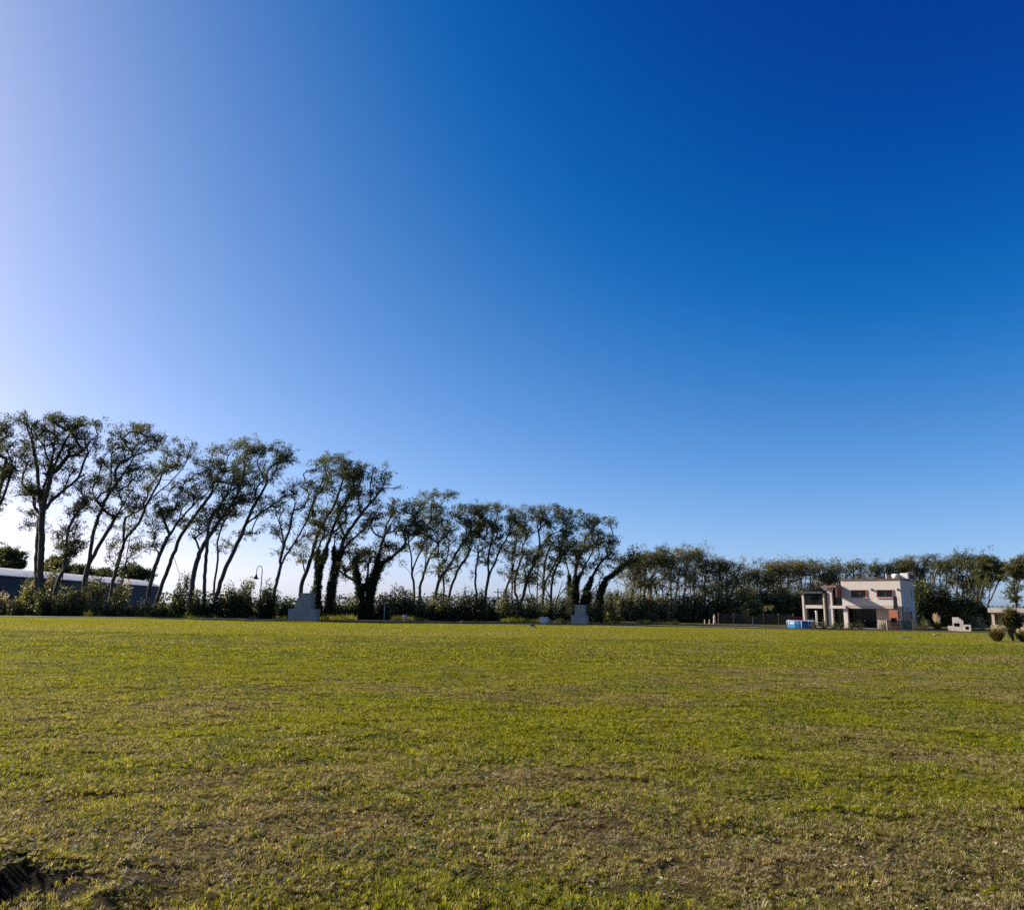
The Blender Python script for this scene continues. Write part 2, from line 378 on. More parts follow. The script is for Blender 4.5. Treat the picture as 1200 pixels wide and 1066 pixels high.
def scatter_group(name, coll):
    g = bpy.data.node_groups.new(name, 'GeometryNodeTree')
    g.interface.new_socket('Geometry', in_out='INPUT', socket_type='NodeSocketGeometry')
    g.interface.new_socket('Geometry', in_out='OUTPUT', socket_type='NodeSocketGeometry')
    gi = g.nodes.new('NodeGroupInput'); go = g.nodes.new('NodeGroupOutput')
    ip = g.nodes.new('GeometryNodeInstanceOnPoints'); ci = g.nodes.new('GeometryNodeCollectionInfo')
    ci.inputs['Collection'].default_value = coll; ci.inputs['Separate Children'].default_value = True; ci.inputs['Reset Children'].default_value = True
    ip.inputs['Pick Instance'].default_value = True
    def na(t, n):
        a = g.nodes.new('GeometryNodeInputNamedAttribute'); a.data_type = t; a.inputs['Name'].default_value = n
        return next(o for o in a.outputs if o.enabled and o.name == 'Attribute')
    g.links.new(gi.outputs[0], ip.inputs['Points']); g.links.new(ci.outputs[0], ip.inputs['Instance'])
    g.links.new(na('INT', 'idx'), ip.inputs['Instance Index']); g.links.new(na('FLOAT_VECTOR', 'rot'), ip.inputs['Rotation']); g.links.new(na('FLOAT_VECTOR', 'scl'), ip.inputs['Scale'])
    g.links.new(ip.outputs[0], go.inputs[0]); return g
def scatter(name, pts, coll, idx, scl, dry, kindtag=True):
    me = bpy.data.meshes.new(name); n = len(pts); me.vertices.add(n)
    z = terrain(pts[:, 0], pts[:, 1]); me.vertices.foreach_set('co', np.column_stack([pts, z]).astype(np.float32).ravel())
    e = .12
    gxn = (terrain(pts[:, 0] + e, pts[:, 1]) - terrain(pts[:, 0] - e, pts[:, 1])) / (2 * e)
    gyn = (terrain(pts[:, 0], pts[:, 1] + e) - terrain(pts[:, 0], pts[:, 1] - e)) / (2 * e)
    yaw = rng.uniform(0, 6.28, n); rot = np.zeros((n, 3), np.float32)
    for k in range(n):         # lie on the slope, turned at random
        q = Vector((-gxn[k], -gyn[k], 1)).to_track_quat('Z', 'Y').to_matrix() @ Matrix.Rotation(yaw[k], 3, 'Z')
        rot[k] = q.to_euler()
    s = np.asarray(scl, np.float32); s = np.repeat(s[:, None], 3, 1) if s.ndim == 1 else s
    for nm, ty, dat in (('idx', 'INT', idx.astype(np.int32)), ('dry', 'FLOAT', dry.astype(np.float32))):
        a = me.attributes.new(nm, ty, 'POINT'); a.data.foreach_set('value', dat)
    for nm, dat in (('rot', rot), ('scl', s)):
        a = me.attributes.new(nm, 'FLOAT_VECTOR', 'POINT'); a.data.foreach_set('vector', dat.astype(np.float32).ravel())
    me.update(); o = link(name, me, None)
    o.modifiers.new('scatter', 'NODES').node_group = scatter_group(name, coll)
    return tag(o, kind='stuff')
def jgrid(y0, y1, step, margin, k=.74):
    ys = np.arange(y0, y1, step); out = []
    for y in ys:
        hw = k * y + margin; xs = np.arange(-hw, hw, step)
        out.append(np.column_stack([xs + rng.uniform(-.5, .5, len(xs)) * step, y + rng.uniform(-.5, .5, len(xs)) * step]))
    return np.concatenate(out)
FIELD_END = 82.5
gA = variants('short_grass', [blades(1500, .36, .038, .0058, .95, 100 + k) for k in range(5)] + [blades(1400, .36, .030, .0055, 1.25, 120 + k) for k in range(3)], M['grass'])
pA = np.concatenate([jgrid(3.3, 13, .21, 1.6), jgrid(13, 26, .27, 1.6)])
dA = dryness(pA[:, 0], pA[:, 1]); bA = bareness(pA[:, 0], pA[:, 1])
keep = rng.uniform(0, 1, len(pA)) > bA * .80 + .05 * dA; pA, dA = pA[keep], dA[keep]
lump = fbm(pA[:, 0] / .5, pA[:, 1] / .5, 61, 3)
sA = (.50 + .95 * lump) * (1 - .25 * dA) * rng.uniform(.8, 1.2, len(pA))
scatter('grass', pA, gA, np.where(rng.uniform(0, 1, len(pA)) < .25 + .5 * dA, rng.integers(5, 8, len(pA)), rng.integers(0, 5, len(pA))), np.column_stack([np.clip(sA, .7, 1.2), np.clip(sA, .7, 1.2), sA]), dA)
gB = variants('far_grass', [blades(1300, .85, .050, .012, .85, 200 + k) for k in range(5)], M['grass'])
pB = jgrid(25.5, FIELD_END + 1, .72, 3)
dB = dryness(pB[:, 0], pB[:, 1]); lump = fbm(pB[:, 0] / 1.4, pB[:, 1] / 1.4, 62, 3)
sB = .6 + .7 * lump
scatter('distant_grass', pB, gB, rng.integers(0, 5, len(pB)), np.column_stack([np.ones_like(sB), np.ones_like(sB), sB]), dB)
gC = variants('weeds', [rosettes(22, .25, .024, 300 + k) for k in range(4)] + [rosettes(6, .16, .036, 310 + k) for k in range(2)], M['weed'])
pC = jgrid(3.6, 45, .33, 1.6)
wd = fbm(pC[:, 0] / 1.5, pC[:, 1] / 1.1, 71, 3); dC = dryness(pC[:, 0], pC[:, 1])
keep = rng.uniform(0, 1, len(pC)) < np.clip((wd - .36) * 4.5, .10, .95) * (1 - .6 * dC) * (1 - bareness(pC[:, 0], pC[:, 1])); pC = pC[keep]
scatter('weeds', pC, gC, rng.integers(0, 6, len(pC)), rng.uniform(.6, 1.25, len(pC)) * (1 + .012 * pC[:, 1]), pC[:, 0] * 0)
gD = variants('straw', [blades(90, .3, .048, .0042, 1.4, 400 + k, 1)[:3] for k in range(3)], M['straw'])
pD = jgrid(3.6, 24, .30, 1.5)
dD = dryness(pD[:, 0], pD[:, 1]); keep = rng.uniform(0, 1, len(pD)) < .2 + .8 * dD; pD = pD[keep]
scatter('dry_straw', pD, gD, rng.integers(0, 3, len(pD)), rng.uniform(.6, 1.3, len(pD)), pD[:, 0] * 0)

# unmown grass along the foot of the windbreak, and dead leaves lying in the thin turf
gE = variants('tall_grass', [blades(150, .45, .42, .022, .35, 500 + k) for k in range(4)], M['grass'])
xE = np.arange(-75, 22, .42); pE = np.concatenate([np.column_stack([xE + rng.uniform(-.3, .3, len(xE)), np.interp(xE, [-60, 20, 75], [91.0, 94.0, 113.0]) + o + rng.normal(0, .5, len(xE))]) for o in (0, 1.0, 2.0)])
pE = pE[fbm(pE[:, 0] / 4, pE[:, 1] / 2, 81, 3) >.58]; sE = rng.uniform(.5, 1.5, len(pE))
scatter('verge_grass', pE, gE, rng.integers(0, 4, len(pE)), np.column_stack([np.ones_like(sE), np.ones_like(sE), sE]), np.clip(rng.normal(.30, .25, len(pE)), 0, 1))
def flakes(n, rad, size, seed):
    r = np.random.default_rng(seed); c = np.column_stack([r.uniform(-rad, rad, (n, 2)), r.uniform(.004, .022, n)]); a = r.uniform(0, 6.28, n); s_ = size * r.uniform(.5, 1.4, n); z = r.uniform(-.5, .7, n)
    d = np.column_stack([np.cos(a), np.sin(a), z * .5]); e = np.column_stack([-np.sin(a), np.cos(a), r.uniform(-.3, .3, n)])
    v = np.stack([c - d * s_[:, None], c + e * s_[:, None] * .45, c + d * s_[:, None], c - e * s_[:, None] * .45], 1).reshape(-1, 3)
    return v, np.arange(4 * n).reshape(n, 4), np.repeat(r.uniform(0, 1, n), 4)
M['dead_leaf'] = leafmat('dead_leaf', [(0, (.07, .040, .022)), (.5, (.19, .115, .06)), (.85, (.34, .25, .15)), (1, (.52, .44, .32))], .15, .7, .2)
gF = variants('dead_leaves', [flakes(46, .33, .013, 600 + k) for k in range(4)], M['dead_leaf'])
pF = jgrid(3.6, 24, .36, 1.5); dF = dryness(pF[:, 0], pF[:, 1]); pF = pF[rng.uniform(0, 1, len(pF)) < (.25 + .7 * dF) * (1 - bareness(pF[:, 0], pF[:, 1]))]
scatter('dead_leaves', pF, gF, rng.integers(0, 4, len(pF)), rng.uniform(.7, 1.3, len(pF)), pF[:, 0] * 0)

# ------------------------------------------------------------------ trees
def catmull(p, step):
    p = np.asarray(p, float)
    if len(p) == 2: p = np.array([p[0], (p[0] + p[1]) / 2, p[1]])
    q = np.vstack([2 * p[0] - p[1], p, 2 * p[-1] - p[-2]]); out = []
    for i in range(1, len(q) - 2):
        n = max(1, int(np.linalg.norm(q[i + 1] - q[i]) / step))
        for t in np.arange(n) / n:
            out.append(.5 * (2 * q[i] + (q[i + 1] - q[i - 1]) * t + (2 * q[i - 1] - 5 * q[i] + 4 * q[i + 1] - q[i + 2]) * t * t + (3 * q[i] - q[i - 1] - 3 * q[i + 1] + q[i + 2]) * t ** 3))
    out.append(p[-1]); return np.array(out)
def leaf_quads(c, size, r, tint, flat=.0, asp=.5):
    n = len(c)
    u = r.normal(size=(n, 3)); u[:, 2] *= (1 - flat); u /= np.linalg.norm(u, axis=1)[:, None] + 1e-9
    w_ = r.normal(size=(n, 3)); w_ -= u * (u * w_).sum(1)[:, None]; w_ /= np.linalg.norm(w_, axis=1)[:, None] + 1e-9
    s = size * r.uniform(.6, 1.35, n)[:, None]
    v = np.stack([c - u * s, c + w_ * s * asp + u * s * .1, c + u * s, c - w_ * s * asp + u * s * .1], 1).reshape(-1, 3)
    return v, np.arange(4 * n).reshape(n, 4), np.repeat(tint, 4)
def tube_arrays(P, rad, sides):
    t = np.gradient(P, axis=0); t /= np.linalg.norm(t, axis=1)[:, None] + 1e-9
    ref = np.array([.31, .93, .12]); a = np.cross(t, ref); a /= np.linalg.norm(a, axis=1)[:, None] + 1e-9; b = np.cross(t, a)
    ph = np.arange(sides) * 2 * np.pi / sides
    v = P[:, None] + (a[:, None] * np.cos(ph)[None, :, None] + b[:, None] * np.sin(ph)[None, :, None]) * rad[:, None, None]
    m = len(P); i, k = np.meshgrid(np.arange(m - 1), np.arange(sides), indexing='ij')
    f = np.stack([i * sides + k, i * sides + (k + 1) % sides, (i + 1) * sides + (k + 1) % sides, (i + 1) * sides + k], -1).reshape(-1, 4)
    return v.reshape(-1, 3), f
class Pack:
    def __init__(s): s.v = []; s.f = []; s.t = []; s.n = 0
    def add(s, v, f, t=None):
        if len(v) == 0: return
        s.v.append(v); s.f.append(f + s.n); s.n += len(v); s.t.append(np.zeros(len(v)) if t is None else t)
    def mesh(s, name, smooth=False): return quads_mesh(name, np.concatenate(s.v), np.concatenate(s.f), np.concatenate(s.t), smooth)

def make_tree(name, label, Y, stems, blobs, r0=.2, seed=0, group=None, ivy=None, leafs=1.0, lsize=.098, bare=0, tone=.43, cat='tree', wood='bark', leafmat_='leaf', tw=.42, twigs=1.0):
    """stems: polylines of directions seen from the camera, set at depth Y with their own sway; blobs: foliage masses (x, y, rx, ry[, tint])."""
    r = np.random.default_rng(seed + 1000)
    nodes = []; par = []; dirs = []; m = Y / F
    x0, y0 = stems[0][0]
    base = ground(x0, Y)
    for si, st in enumerate(stems):
        dz = r.uniform(-1, 1) * 1.6
        hh = max(20, st[0][1] - st[-1][1])
        pts = [at(px, py, Y + dz * max(0, (st[0][1] - py) / hh) ** 1.2 * min(1, hh / 90)) for px, py in st]
        start = None
        if si > 0 and nodes:
            nd = np.array(nodes); d = np.linalg.norm((nd - pts[0])[:, [0, 2]], axis=1); k = int(np.argmin(d))
            if d[k] < 1.3 and abs(st[0][1] - y0) > 6: start = k; off = nd[k] - pts[0]; pts = [p + off * max(0, 1 - i * .5) + np.array([0, off[1], 0]) * min(1, i * .5) for i, p in enumerate(pts)]
        if start is None: pts[0][2] = float(terrain(pts[0][0], pts[0][1])) - .15
        c = catmull(pts, .55); c[1:-1] += r.normal(0, .035, (len(c) - 2, 3)) if len(c) > 2 else 0
        pk = start if start is not None else -1
        for i in range(1 if start is not None else 0, len(c)):
            nodes.append(c[i]); par.append(pk); pk = len(nodes) - 1
            d = c[i] - c[max(0, i - 1)] if i else c[1] - c[0]; dirs.append(d / (np.linalg.norm(d) + 1e-9))
    nstem = len(nodes)
    tips = []; tints = []
    for bl in blobs:
        cx, cy, rx, ry = bl[:4]; rx *= 1.32; ry *= 1.42; tn = bl[4] if len(bl) > 4 else tone
        A = math.pi * rx * ry * m * m; n = max(2, int(A * 2.1 + .5)); dd = max(rx, ry) * m * .9
        sway = r.uniform(-1, 1) * 1.2
        for _ in range(n):
            while True:
                q = r.uniform(-1, 1, 3)
                if q @ q < 1: break
            tips.append(at(cx + q[0] * rx, cy + q[1] * ry, Y + q[2] * dd + sway)); tints.append(np.clip(tn + r.normal(0, .13) - .12 * q[1] * -1 * 0, 0, 1))
    for st in stems:
        if bare == 1: break
        for q in range(int(4 + 9 * twigs)):
            u = r.uniform(.42, 1.0) * (len(st) - 1.001); i = int(u); f_ = u - i
            px = st[i][0] * (1 - f_) + st[i + 1][0] * f_; py = st[i][1] * (1 - f_) + st[i + 1][1] * f_
            if y0 - py < .35 * (y0 - min(p_[1] for s_ in stems for p_ in s_)): continue
            w_ = 11.0 * 95 / Y; tips.append(at(px + r.normal(.25, 1) * w_ * .8, py - abs(r.normal(0, 1)) * w_ * .9, Y + r.normal(0, 1.3))); tints.append(np.clip(tone + r.normal(0, .15), 0, 1))
    # join every tip to the skeleton
    cnode = nodes[0]
    order = sorted(range(len(tips)), key=lambda i: np.linalg.norm(tips[i] - cnode))
    ND = np.zeros((nstem + len(tips) * 6, 3)); DR = ND.copy(); ND[:nstem] = nodes; DR[:nstem] = dirs; n = nstem
    par = list(par); istip = {}
    skip = max(2, int(nstem / max(1, len(stems)) * .25))
    for k in order:
        T = tips[k]; dv = T - ND[:n]; dist = np.linalg.norm(dv, axis=1) + 1e-6
        al = (dv * DR[:n]).sum(1) / dist
        cost = dist * (1 + 1.1 * (1 - al)) ; cost[:min(skip, n)] += 3
        b = int(np.argmin(cost)); d = dist[b]
        if d > 3.6: continue
        s = max(1, min(5, int(d / .6)))
        p0 = ND[b]; c1 = p0 + (DR[b] * .55 + np.array([0, 0, .12])) * d * .5; pk = b
        for q in range(1, s + 1):
            t = q / s; p = (1 - t) ** 2 * p0 + 2 * t * (1 - t) * c1 + t * t * T
            if q < s: p = p + r.normal(0, .03, 3)
            ND[n] = p; v = p - ND[pk]; DR[n] = v / (np.linalg.norm(v) + 1e-9); par.append(pk); pk = n; n += 1
        istip[pk] = k
    ND = ND[:n]; par = np.array(par)
    ex = 2.25; acc = np.zeros(n); kids = np.zeros(n, int)
    for i in range(n):
        if par[i] >= 0: kids[par[i]] += 1
    for i in range(n - 1, -1, -1):
        if kids[i] == 0: acc[i] += .016 ** ex
        if par[i] >= 0: acc[par[i]] += acc[i] * 1.012 + (.006 ** ex)
    rad = acc ** (1 / ex); rad = rad * min(3.0, max(.7, r0 / max(rad[:nstem].max(), 1e-6))) ** .9
    rad[nstem:] = np.minimum(rad[nstem:], .5 * r0); rad[:nstem] = np.minimum(rad[:nstem], r0 * 1.15)
    for i in range(min(4, n)): rad[i] *= 1 + .35 * (1 - i / 4)
    wd = Pack(); done = np.zeros(n, bool); ch = [[] for _ in range(n)]
    for i in range(n):
        if par[i] >= 0: ch[par[i]].append(i)
    starts = [i for i in range(n) if par[i] < 0]
    while starts:
        i = starts.pop(); c = [par[i]] if par[i] >= 0 else []
        while True:
            c.append(i)
            if not ch[i]: break
            nx_ = max(ch[i], key=lambda q: rad[q]); starts += [q for q in ch[i] if q != nx_]; i = nx_
        if len(c) < 2: continue
        c = np.array(c); rr = rad[c].copy(); rr[0] = min(rr[0], rr[1]) if par[c[1]] == c[0] and len(c) > 1 and par[c[0]] >= -1 and c[0] in (par[c[1]],) and ch[c[0]][0] != c[1] else rr[0]
        wd.add(*tube_arrays(ND[c], rr, 7 if rr.max() > .07 else 4 if rr.max() > .03 else 3))
    root = empty(name, base, 0, label=label, cat=cat, group=group)
    inv = -np.array(base)
    wd.v = [v + inv for v in wd.v]
    link('trunk', wd.mesh('trunk', True), M[wood], root)
    lf = Pack()
    tn_ids = list(istip.items())
    for nd, k in tn_ids:
        if r.uniform() < bare: continue
        nl = max(6, int(r.normal(92, 26) * leafs))
        d = DR[nd]
        sub = r.normal(0, tw, (4, 3)) * [1, 1, .62]
        ctr = ND[nd] + sub[r.integers(0, 4, nl)] + r.normal(0, tw * .42, (nl, 3)) * [1, 1, .75] - d * r.uniform(0, .7, nl)[:, None]
        tint = np.clip(tints[k] + r.normal(0, .10, nl), 0, 1)
        lf.add(*leaf_quads(ctr + inv, lsize, r, tint))
    if lf.n: link('crown', lf.mesh('crown'), M[leafmat_], root)
    if ivy:
        iv = Pack(); ylim, thick = ivy
        for i in range(nstem):
            py = proj(ND[i])[1]
            if py < ylim: continue
            nn = int(260 * thick); a = r.uniform(0, 6.28, nn); q = (rad[i] + .06 + np.abs(r.normal(0, .11 * thick, nn))) * np.clip((py - ylim) / 30 + .55, .5, 1)
            pv = ND[par[i]] if par[i] >= 0 else ND[i]; sg = r.uniform(0, 1.1, nn)[:, None]
            c = pv + (ND[i] - pv) * sg + np.stack([np.cos(a) * q, np.sin(a) * q, r.normal(0, .12, nn)], 1)
            iv.add(*leaf_quads(c + inv, .13, r, np.clip(r.normal(.4, .25, nn), 0, 1)))
        link('ivy', iv.mesh('ivy'), M['ivy'], root)
    return root

ROW = 'leaning trees in the long windbreak row'
def depth_row(x):              # the row recedes to the right
    return float(np.interp(x, [-30, 400, 700, 800, 900, 1000, 1200], [95, 98, 106, 128, 140, 150, 140]))
TREES = [
 # label, dx depth, stems, blobs, r0, options
 ('tree cut by the picture edge, only its right crown half showing', -1, [[(-26,722),(-16,640),(-2,580),(6,545)],[(-10,610),(8,570),(14,540)]],
  [(3,500,11,11),(6,525,14,15),(0,550,12,12),(12,556,8,5),(-12,515,14,16),(-6,575,12,8)], .38, {}),
 ('tallest tree, with a thick slit trunk and wide crown, nearest the left edge', 0,
  [[(47,722),(44,672),(45,640),(46,626),(47,610),(49,596),(44.7,565),(43.4,547),(39.4,526),(31.5,499)],[(49.5,722),(47.5,672),(48.5,640),(49,626),(49,606),(56.5,570),(67,539),(79,512),(92,497)],
   [(50,606),(54,599),(68,583),(87,568),(102,557)],[(47,604),(39.4,594),(38,578),(29,580)],[(50,585),(59,547),(63,518),(63,494)]],
  [(26,493,13,8),(62,488,16,6),(96,498,21,9),(110,505,11,8),(45,512,20,11),(75,512,20,12),(88,528,16,9),(36,533,13,12),(60,542,16,10),(30,568,11,7),(45,575,8,8),(38,610,10,8),(20,579,9,3),(105,522,9,5),(50,495,14,6),(82,545,9,7)], .50, dict(tone=.30)),
 ('slim short tree leaning against its taller neighbour, beside the wide-crowned tree', -1,
  [[(62,722),(65.7,689),(76,662),(79,628),(86.7,607),(105,578)],[(78,640),(88,655)],[(72,670),(84,648),(94,640)]],
  [(72,622,9,8),(88,600,9,9),(82,640,10,6),(97,580,11,9),(92,618,8,7),(109,565,9,7),(66,640,5,5)], .26, {}),
 ('tall feathery tree with two steep stems in front of the shed', 0,
  [[(95,722),(98.5,691),(106,649),(110,623),(118,599),(131,573),(147,552),(163,526),(178,512)],[(103,668),(116,641),(123.5,628),(139,602),(158,570),(172,548)]],
  [(150,503,17,5),(170,502,13,7),(180,517,12,8),(135,518,13,8),(160,519,16,10),(125,538,12,10),(150,543,15,10),(166,553,13,9),(120,563,10,9),(140,578,12,8),(112,588,9,10),(188,513,7,4),(146,560,11,8),(130,598,10,6),(160,590,10,6)], .36, {}),
 ('bare-stemmed slender tree leaning out with only a sparse tuft on top', 1,
  [[(126,722),(134,675),(147,633),(163,612),(174,588),(199,565),(216,546),(223,526)],[(174,588),(190,562),(201,535)],[(145,640),(149,600),(160,575)]],
  [(199,527,9,8),(214,521,11,5),(224,529,7,6),(186,553,7,8),(195,544,9,8),(176,568,7,9),(210,540,9,6),(160,590,8,10,.3)], .26, dict(leafs=.7)),
 ('thin crooked sapling with dangling tufts by the shed', 1,
  [[(140,722),(143,686),(148,655),(152,628),(156,600)],[(136,722),(140,690),(146,660)],[(148,660),(160,648),(168,640)]], [(130,640,7,12),(157,640,7,6),(125,655,5,6),(156,610,9,9)], .13, dict(leafs=.55)),
 ('olive-crowned tree with a low left crown, leaning over the shed end', -1,
  [[(170,722),(174,695),(184,658),(199,626),(221,597),(243,577),(257,560)],[(199,626),(194,612),(190,600)]],
  [(190,598,15,10,.62),(180,618,9,8,.5),(215,571,15,8,.6),(240,560,16,8,.5),(174,640,6,6),(205,588,12,9,.5),(228,578,11,7)], .27, dict(tone=.5)),
 ('straight leaning trunk running diagonally past the shed end', 1,
  [[(180,722),(185,700),(201,656),(213,626),(235,595),(252,573),(265,546),(267,529)],[(203,652),(211,675),(213,700)]],
  [(245,540,15,9,.5),(265,524,15,6,.5),(285,519,13,5,.45),(258,555,12,9),(270,544,14,9),(280,563,12,9)], .27, {}),
 ('twin-trunk tree left of the lamp post', -1,
  [[(223,722),(226,682),(234,648),(248,624),(260,607),(272,590),(282,570),(287,545)],[(238,722),(240,675),(243,636),(246,610),(262,585),(280,555)]],
  [(290,533,15,8),(285,558,15,10),(262,594,14,11,.28),(270,578,15,10),(250,609,11,7),(235,600,7,7,.45),(300,524,11,6),(290,588,11,8),(232,622,7,8)], .33, dict(tone=.3)),
 ('thin stem rising between two thicker trunks left of the lamp post', 1, [[(251,722),(251,690),(255,655),(255,636),(260,617),(272,597),(280,585)]], [(265,640,9,4),(275,600,10,8),(282,585,8,6)], .15, dict(leafs=.8)),
 ('strongly leaning tree with a long outflung right branch, next left of the lamp post', 0,
  [[(250,722),(254,698),(265,665),(282,629),(296,595),(306,578),(318,556),(330,540)],[(286,622),(291,613),(306,602),(321,593),(338,581)]],
  [(310,524,13,6),(330,529,13,8),(342,537,9,6),(318,544,13,7),(305,559,11,8),(325,589,9,3),(337,579,9,5),(300,578,9,7),(312,599,7,4),(290,625,8,4)], .30, dict(tone=.3)),
 ('sparse half-dead tree with bare twigs, next right of the lamp post', 0,
  [[(318,722),(321,695),(328,668),(330.5,646),(340,617),(345,592),(356,577)],[(329,640),(325.6,628),(318,624)],[(330,640),(329,618),(325,605)],[(322,692),(329,665),(345,636),(360,609),(369,582),(384,551)]],
  [(345,565,7,6),(357,570,7,5),(340,600,5,5),(325,648,4,4),(365,560,9,7),(375,545,11,6),(388,536,11,4),(360,600,9,11),(359,624,9,7),(370,578,9,7)], .25, dict(leafs=.75, bare=.2)),
 ('leaning tree rising behind the larger grey utility pillar', 1,
  [[(352,722),(353,687),(362,662),(375,620),(392,591),(400,566),(407,545)],[(363,660),(372,645),(384,615),(395,595)],[(357,672),(354,658),(351,645)]],
  [(385,538,13,5,.42),(400,544,13,7),(412,547,11,6),(395,559,15,8),(380,570,11,9),(372,600,11,11,.58),(370,619,12,8,.6),(410,564,9,7)], .30, dict(tone=.4)),
 ('ivy-wrapped trunk just right of the larger grey utility pillar', 0,
  [[(373,722),(373,674),(381,649),(384,637),(395,607),(412,578)],[(373,680),(371,660),(373,645)]], [(425,549,13,7),(405,585,12,7),(415,569,13,7),(398,600,8,7)], .30, dict(ivy=(638, 1.1))),
 ('ivy-wrapped leaning tree with a broad swept crown, second right of the larger pillar', 0,
  [[(384,722),(390,682),(395,657),(402,635),(410,620),(429,595),(442,580),(452,562)],[(397,652),(405,640),(412,632),(427,620),(436,610)],[(393,660),(391,640),(395,620),(404,600)]],
  [(435,552,13,6),(450,559,8,6),(440,574,11,6),(425,600,12,6),(430,619,9,4),(445,590,7,4),(410,558,11,8),(420,580,10,7)], .36, dict(ivy=(640, 1.25))),
 ('massive ivy-clad forked tree midway between the two grey pillars', 0,
  [[(431,722),(433,701),(440,674),(446,662),(458,653),(475,639),(486,628)],[(423,722),(422,712),(421,689),(417,670),(415,655)],[(433,701),(438,680),(444,650),(448,635),(458,614)],[(424,700),(430,685),(436,677)]],
  [(405,660,8,14,.5),(412,643,12,12,.5),(425,650,8,12,.5),(440,645,9,8,.65),(450,604,16,8,.5),(470,589,14,6,.55),(480,600,13,8),(458,635,9,5),(475,619,13,8),(435,610,5,5),(490,590,7,6)], .45, dict(ivy=(650, 1.6))),
 ('slim upright tree with a kinked stem, right of the ivy-clad fork', 0, [[(485,722),(485.4,699),(483,670),(482,652),(479,637),(478,625)],[(483,672),(489,655),(494,645),(499,632)]], [(480,624,11,7),(495,624,11,7),(487,609,14,7)], .17, {}),
 ('double-stemmed tree splaying in a narrow V, second right of the ivy-clad fork', 1,
  [[(492,722),(491.7,693),(498,664),(500,641),(502,615),(508,595)],[(494,690),(504,655),(517,632),(524,615)]],
  [(505,589,11,6),(500,580,9,4),(520,577,13,3),(531,580,7,3),(510,600,15,7),(520,614,13,7),(505,614,11,7)], .22, {}),
 ('tree leaning in a smooth curve, third right of the ivy-clad fork', 0,
  [[(509,722),(511,693),(517,676),(527,662),(540,639),(549,628),(558,618)],[(516,680),(515,668),(514,658)]], [(530,604,14,7),(545,595,15,5),(540,610,13,7),(525,629,11,7),(515,650,7,4)], .24, {}),
 ('pair of thin leaning stems, fourth right of the ivy-clad fork', 1,
  [[(525,722),(525,703),(533,676),(546,653),(558,632),(566,615)],[(520,722),(520,682),(518,660)]], [(555,599,13,6),(560,614,13,7),(550,629,9,6),(535,650,7,4),(543,640,6,6)], .20, {}),
 ('single upright pole-like tree left of the power pole', 0, [[(558,722),(558,700),(557,674),(560,649),(562,630)]], [(565,599,11,6),(562,624,11,7),(575,595,9,4),(570,610,10,7)], .16, {}),
 ('tree dividing into a wide Y, just left of the power pole', 0,
  [[(566,722),(568,708),(572,678),(579,662),(585,645),(598,624)],[(572,680),(572,660),(573,645),(577,628)]], [(580,596,13,4),(595,601,11,5),(590,619,11,7),(600,610,9,6),(578,614,9,7)], .22, {}),
 ('thin curved tree standing immediately right of the power pole', 1, [[(586.5,722),(591.7,695),(599,674),(604,653),(610,637)]], [(605,604,11,6),(612,619,11,7),(595,640,7,5),(590,670,5,3)], .17, {}),
 ('two crossing stems, second right of the power pole', 0, [[(600,722),(600,687),(600,660),(603,640)],[(609,722),(607,706),(603,687),(606,668),(613,650)]], [(620,599,13,6),(618,629,9,7),(606,615,9,8)], .17, {}),
 ('thick tree with a rusty brown crown clump, third right of the power pole', 0,
  [[(608,722),(610,710),(614.6,693),(620,672),(629,653),(640,632)],[(626,722),(625,705),(621,693),(618,678)]], [(620,654,11,7,.8),(632,645,9,7,.7),(640,609,13,7),(635,599,11,5)], .25, {}),
 ('upright forked tree with dense dark stem, left of the smaller pillar', 1,
  [[(636.5,722),(636.5,687),(637.5,670),(639,657),(645,635)],[(637,690),(642,676),(650,662),(657,645)],[(629,722),(629,703),(630,670),(632,655)]], [(650,598,15,5),(660,596,11,4),(655,614,15,8),(648,634,11,7)], .25, dict(tone=.35)),
 ('plain leaning tree next left of the smaller grey utility pillar', 0, [[(645,722),(646,693),(649,672),(658,653),(665,640)],[(646,700),(640,690),(636,680)]], [(668,604,13,6),(665,624,13,7),(655,650,9,6),(675,640,8,7)], .20, {}),
 ('small dead leafless tree left of the smaller grey utility pillar', -1, [[(650,722),(651,708),(656,691),(660,680)],[(652,705),(662,690),(666,684)]], [(660,683,4,3),(664,688,4,3)], .10, dict(bare=1)),
 ('fan of ivy-footed stems behind the smaller grey utility pillar', 1,
  [[(671,722),(668,693),(667,674),(663.5,660),(660,645)],[(676,722),(675,687),(683,668),(694,647)],[(685,722),(684,703),(692,682),(700,664),(712,651)],[(676,690),(676,665),(682,645)]],
  [(685,609,13,6),(700,614,13,6),(709,611,7,4),(695,629,15,8),(680,639,13,8),(710,634,11,7),(725,632,9,4),(715,650,11,6),(665,640,11,7)], .32, dict(ivy=(672, 1.2))),
 ('ivy-covered trunk bent hard right beside the smaller grey utility pillar', 0,
  [[(701,722),(703,699),(706,687),(712,678),(723,670),(732,662)],[(690,722),(690,706),(691,695)]], [(735,654,11,7,.6),(745,659,9,5,.6),(728,664,7,4),(740,645,5,4)], .33, dict(ivy=(668, 1.6))),
]
for k, (lab, dd, stems, blobs, r0, opt) in enumerate(TREES):
    make_tree('leaning_tree', lab, depth_row(stems[0][0][0]) + dd * 2.0, stems, blobs, r0, seed=k, group=ROW, **opt)

